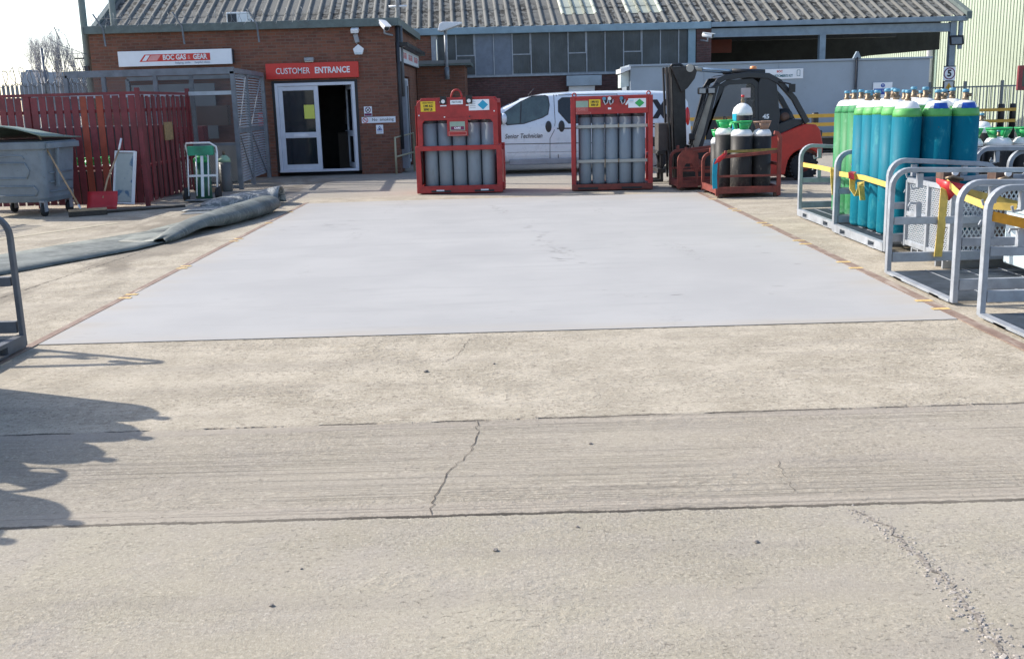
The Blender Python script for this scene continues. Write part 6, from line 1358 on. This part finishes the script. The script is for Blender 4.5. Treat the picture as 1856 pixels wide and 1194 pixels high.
strap('cargo_strap', 'olive strap pulled round the black cylinders on the red pallet', [(3.66, 18.05, .74), (3.8, 18.2, .78), (4.06, 18.18, .78), (4.42, 18.23, .79), (4.63, 18.1, .80)], .045, STRAPOLIVE, group=SG)
strap('cargo_strap', 'bright blue strap tail hanging at the left of the red pallet', [(3.56, 18.02, .66), (3.53, 17.98, .58), (3.52, 17.97, .38), (3.53, 17.97, .17)], .085, P('strap_cyan', (.0, .28, .40), .6), up=(1, .25, 0), group=SG)
o = MB(); o.sheet([[(3.50, 17.98, .58), (3.58, 17.99, .70)], [(3.60, 17.99, .62), (3.68, 18.0, .76)], [(3.68, 18.0, .68), (3.74, 18.0, .78)]], .012, REDPLASTIC); tag(o.build('red_flag'), 'red webbing patch on the corner of the loaded red pallet', 'webbing')

# ------------------------------------------------------------------ left background: palisade, razor wire, trees, tower blocks
t = thing('palisade_fence', 'weathered grey palisade fence topped with razor wire on the left', 'fence', (-13, 30, 0))
b = MB(); x = -19.5
while x < -10.6:
    y = 30-.0*(x+13); b.prism([(x, .1), (x+.075, .1), (x+.075, 2.42), (x+.06, 2.56), (x+.0375, 2.47), (x+.015, 2.56), (x, 2.42)], y, y+.03, GALVDARK); x += .125
b.build('pale_row', t, world=True)
b = MB()
for z in (.5, 2.1): b.box(-19.5, -10.6, 30.03, 30.08, z, z+.06, GALVDARK)
b.build('rail', t, world=True)
for x in (-18.2, -15.5, -12.8):
    b = MB(); b.sq([(x, 30.12, 0), (x, 30.12, 2.55)], .1, GALVDARK); b.build('post', t, world=True)
t = thing('razor_wire', 'looping razor wire coil along the top of the grey palisade', 'wire', (-14, 30, 2.6)); b = MB(); pts = []
for i in range(640):
    a = i*.36; pts.append((-19+i*.0132+.03*math.sin(i*.9), 30+.25*math.cos(a), 2.72+.24*math.sin(a)+.05*math.sin(i*.11)))
b.tube(pts, .012, GALVDARK, 4); b.tube([(-19, 30, 2.95), (-15, 30, 2.92), (-12.8, 30, 2.86), (-10.8, 30, 2.9)], .008, GALVDARK, 4); b.build('coil', t, world=True)
t = thing('mesh_mast', 'thin dark pole standing behind the grey palisade', 'pole', (-13.2, 31, 0)); b = MB(); b.tube([(-13.15, 31.0, 0), (-13.2, 31.0, 3.55)], .04, GALVDARK); b.tube([(-13.2, 31, 3.55), (-10.9, 29, 3.55)], .004, GALVDARK, 4); b.build('shaft', t, world=True)
def bare_tree(label, x, y, h, seed, spread=.42):
    rr = random.Random(seed); t = thing('bare_tree', label, 'tree', (x, y, 0), 0, 'bare winter trees behind the fence'); tr = MB(); cr = MB()
    def grow_(b_, p, d, ln, r, depth):
        q = p+d*ln; m_ = p+d*ln*.5+Vector((rr.uniform(-1, 1), rr.uniform(-1, 1), 0))*ln*.05
        b_.tube([p, m_, q], [r, r*.85, r*.65], HAZYBARK, 3 if depth > 1 else 6)
        if depth >= 7: return
        for k in range((3 if depth < 4 else 2) if depth else 4):
            a = rr.uniform(0, 6.28); s = rr.uniform(spread*.4, spread)
            nd = (d+Vector((math.cos(a), math.sin(a), 0))*s+Vector((0, 0, .18))).normalized(); grow_(cr, q, nd, ln*rr.uniform(.62, .84), r*.6, depth+1)
        if depth > 1 and rr.random() < .7:
            a = rr.uniform(0, 6.28); grow_(cr, m_, (d+Vector((math.cos(a), math.sin(a), .3))*.6).normalized(), ln*.5, r*.4, depth+1)
    grow_(tr, Vector((0, 0, 0)), Vector((0, 0, 1)), h*.28, h*.016, 0)
    tr.build('trunk', t); cr.build('crown', t); return t
for (x, y, h, lb, sd, sp) in ((-38.7, 90, 8.3, 'tall bare vase-shaped tree farthest left on the skyline', 11, .34), (-36.9, 90, 7.6, 'bare tree in the middle of the skyline group', 5, .34), (-34.9, 90, 7.4, 'bare tree just left of the tall corner pole', 23, .38), (-42.0, 84, 5.2, 'low bare bush-like tree at the far left edge', 31, .5), (-40.2, 84, 4.6, 'low bare tree in front of the tallest tower', 37, .5)):
    bare_tree(lb, x, y, h, sd, sp)
for x0, x1, h, lb in ((-179, -171, 16.6, 'grey tower block silhouette farthest left'), (-169, -164, 15.6, 'slim grey block second from the left on the skyline'), (-163, -156, 15.6, 'grey tower block in the middle of the skyline'), (-154, -146.5, 14.2, 'grey tower block nearest the corner pole')):
    t = thing('tower_block', lb, 'building', ((x0+x1)/2, 400, 0), 0, 'distant tower blocks'); b = MB(); b.box(x0, x1, 400, 412, 0, h, TOWER); b.box(x0+1, x0+3, 402, 408, h, h+.9, TOWER); b.box(x1-2.5, x1-1.2, 402, 408, h, h+.7, TOWER); b.build('wall', t, world=True)
bpy.context.view_layer.update()
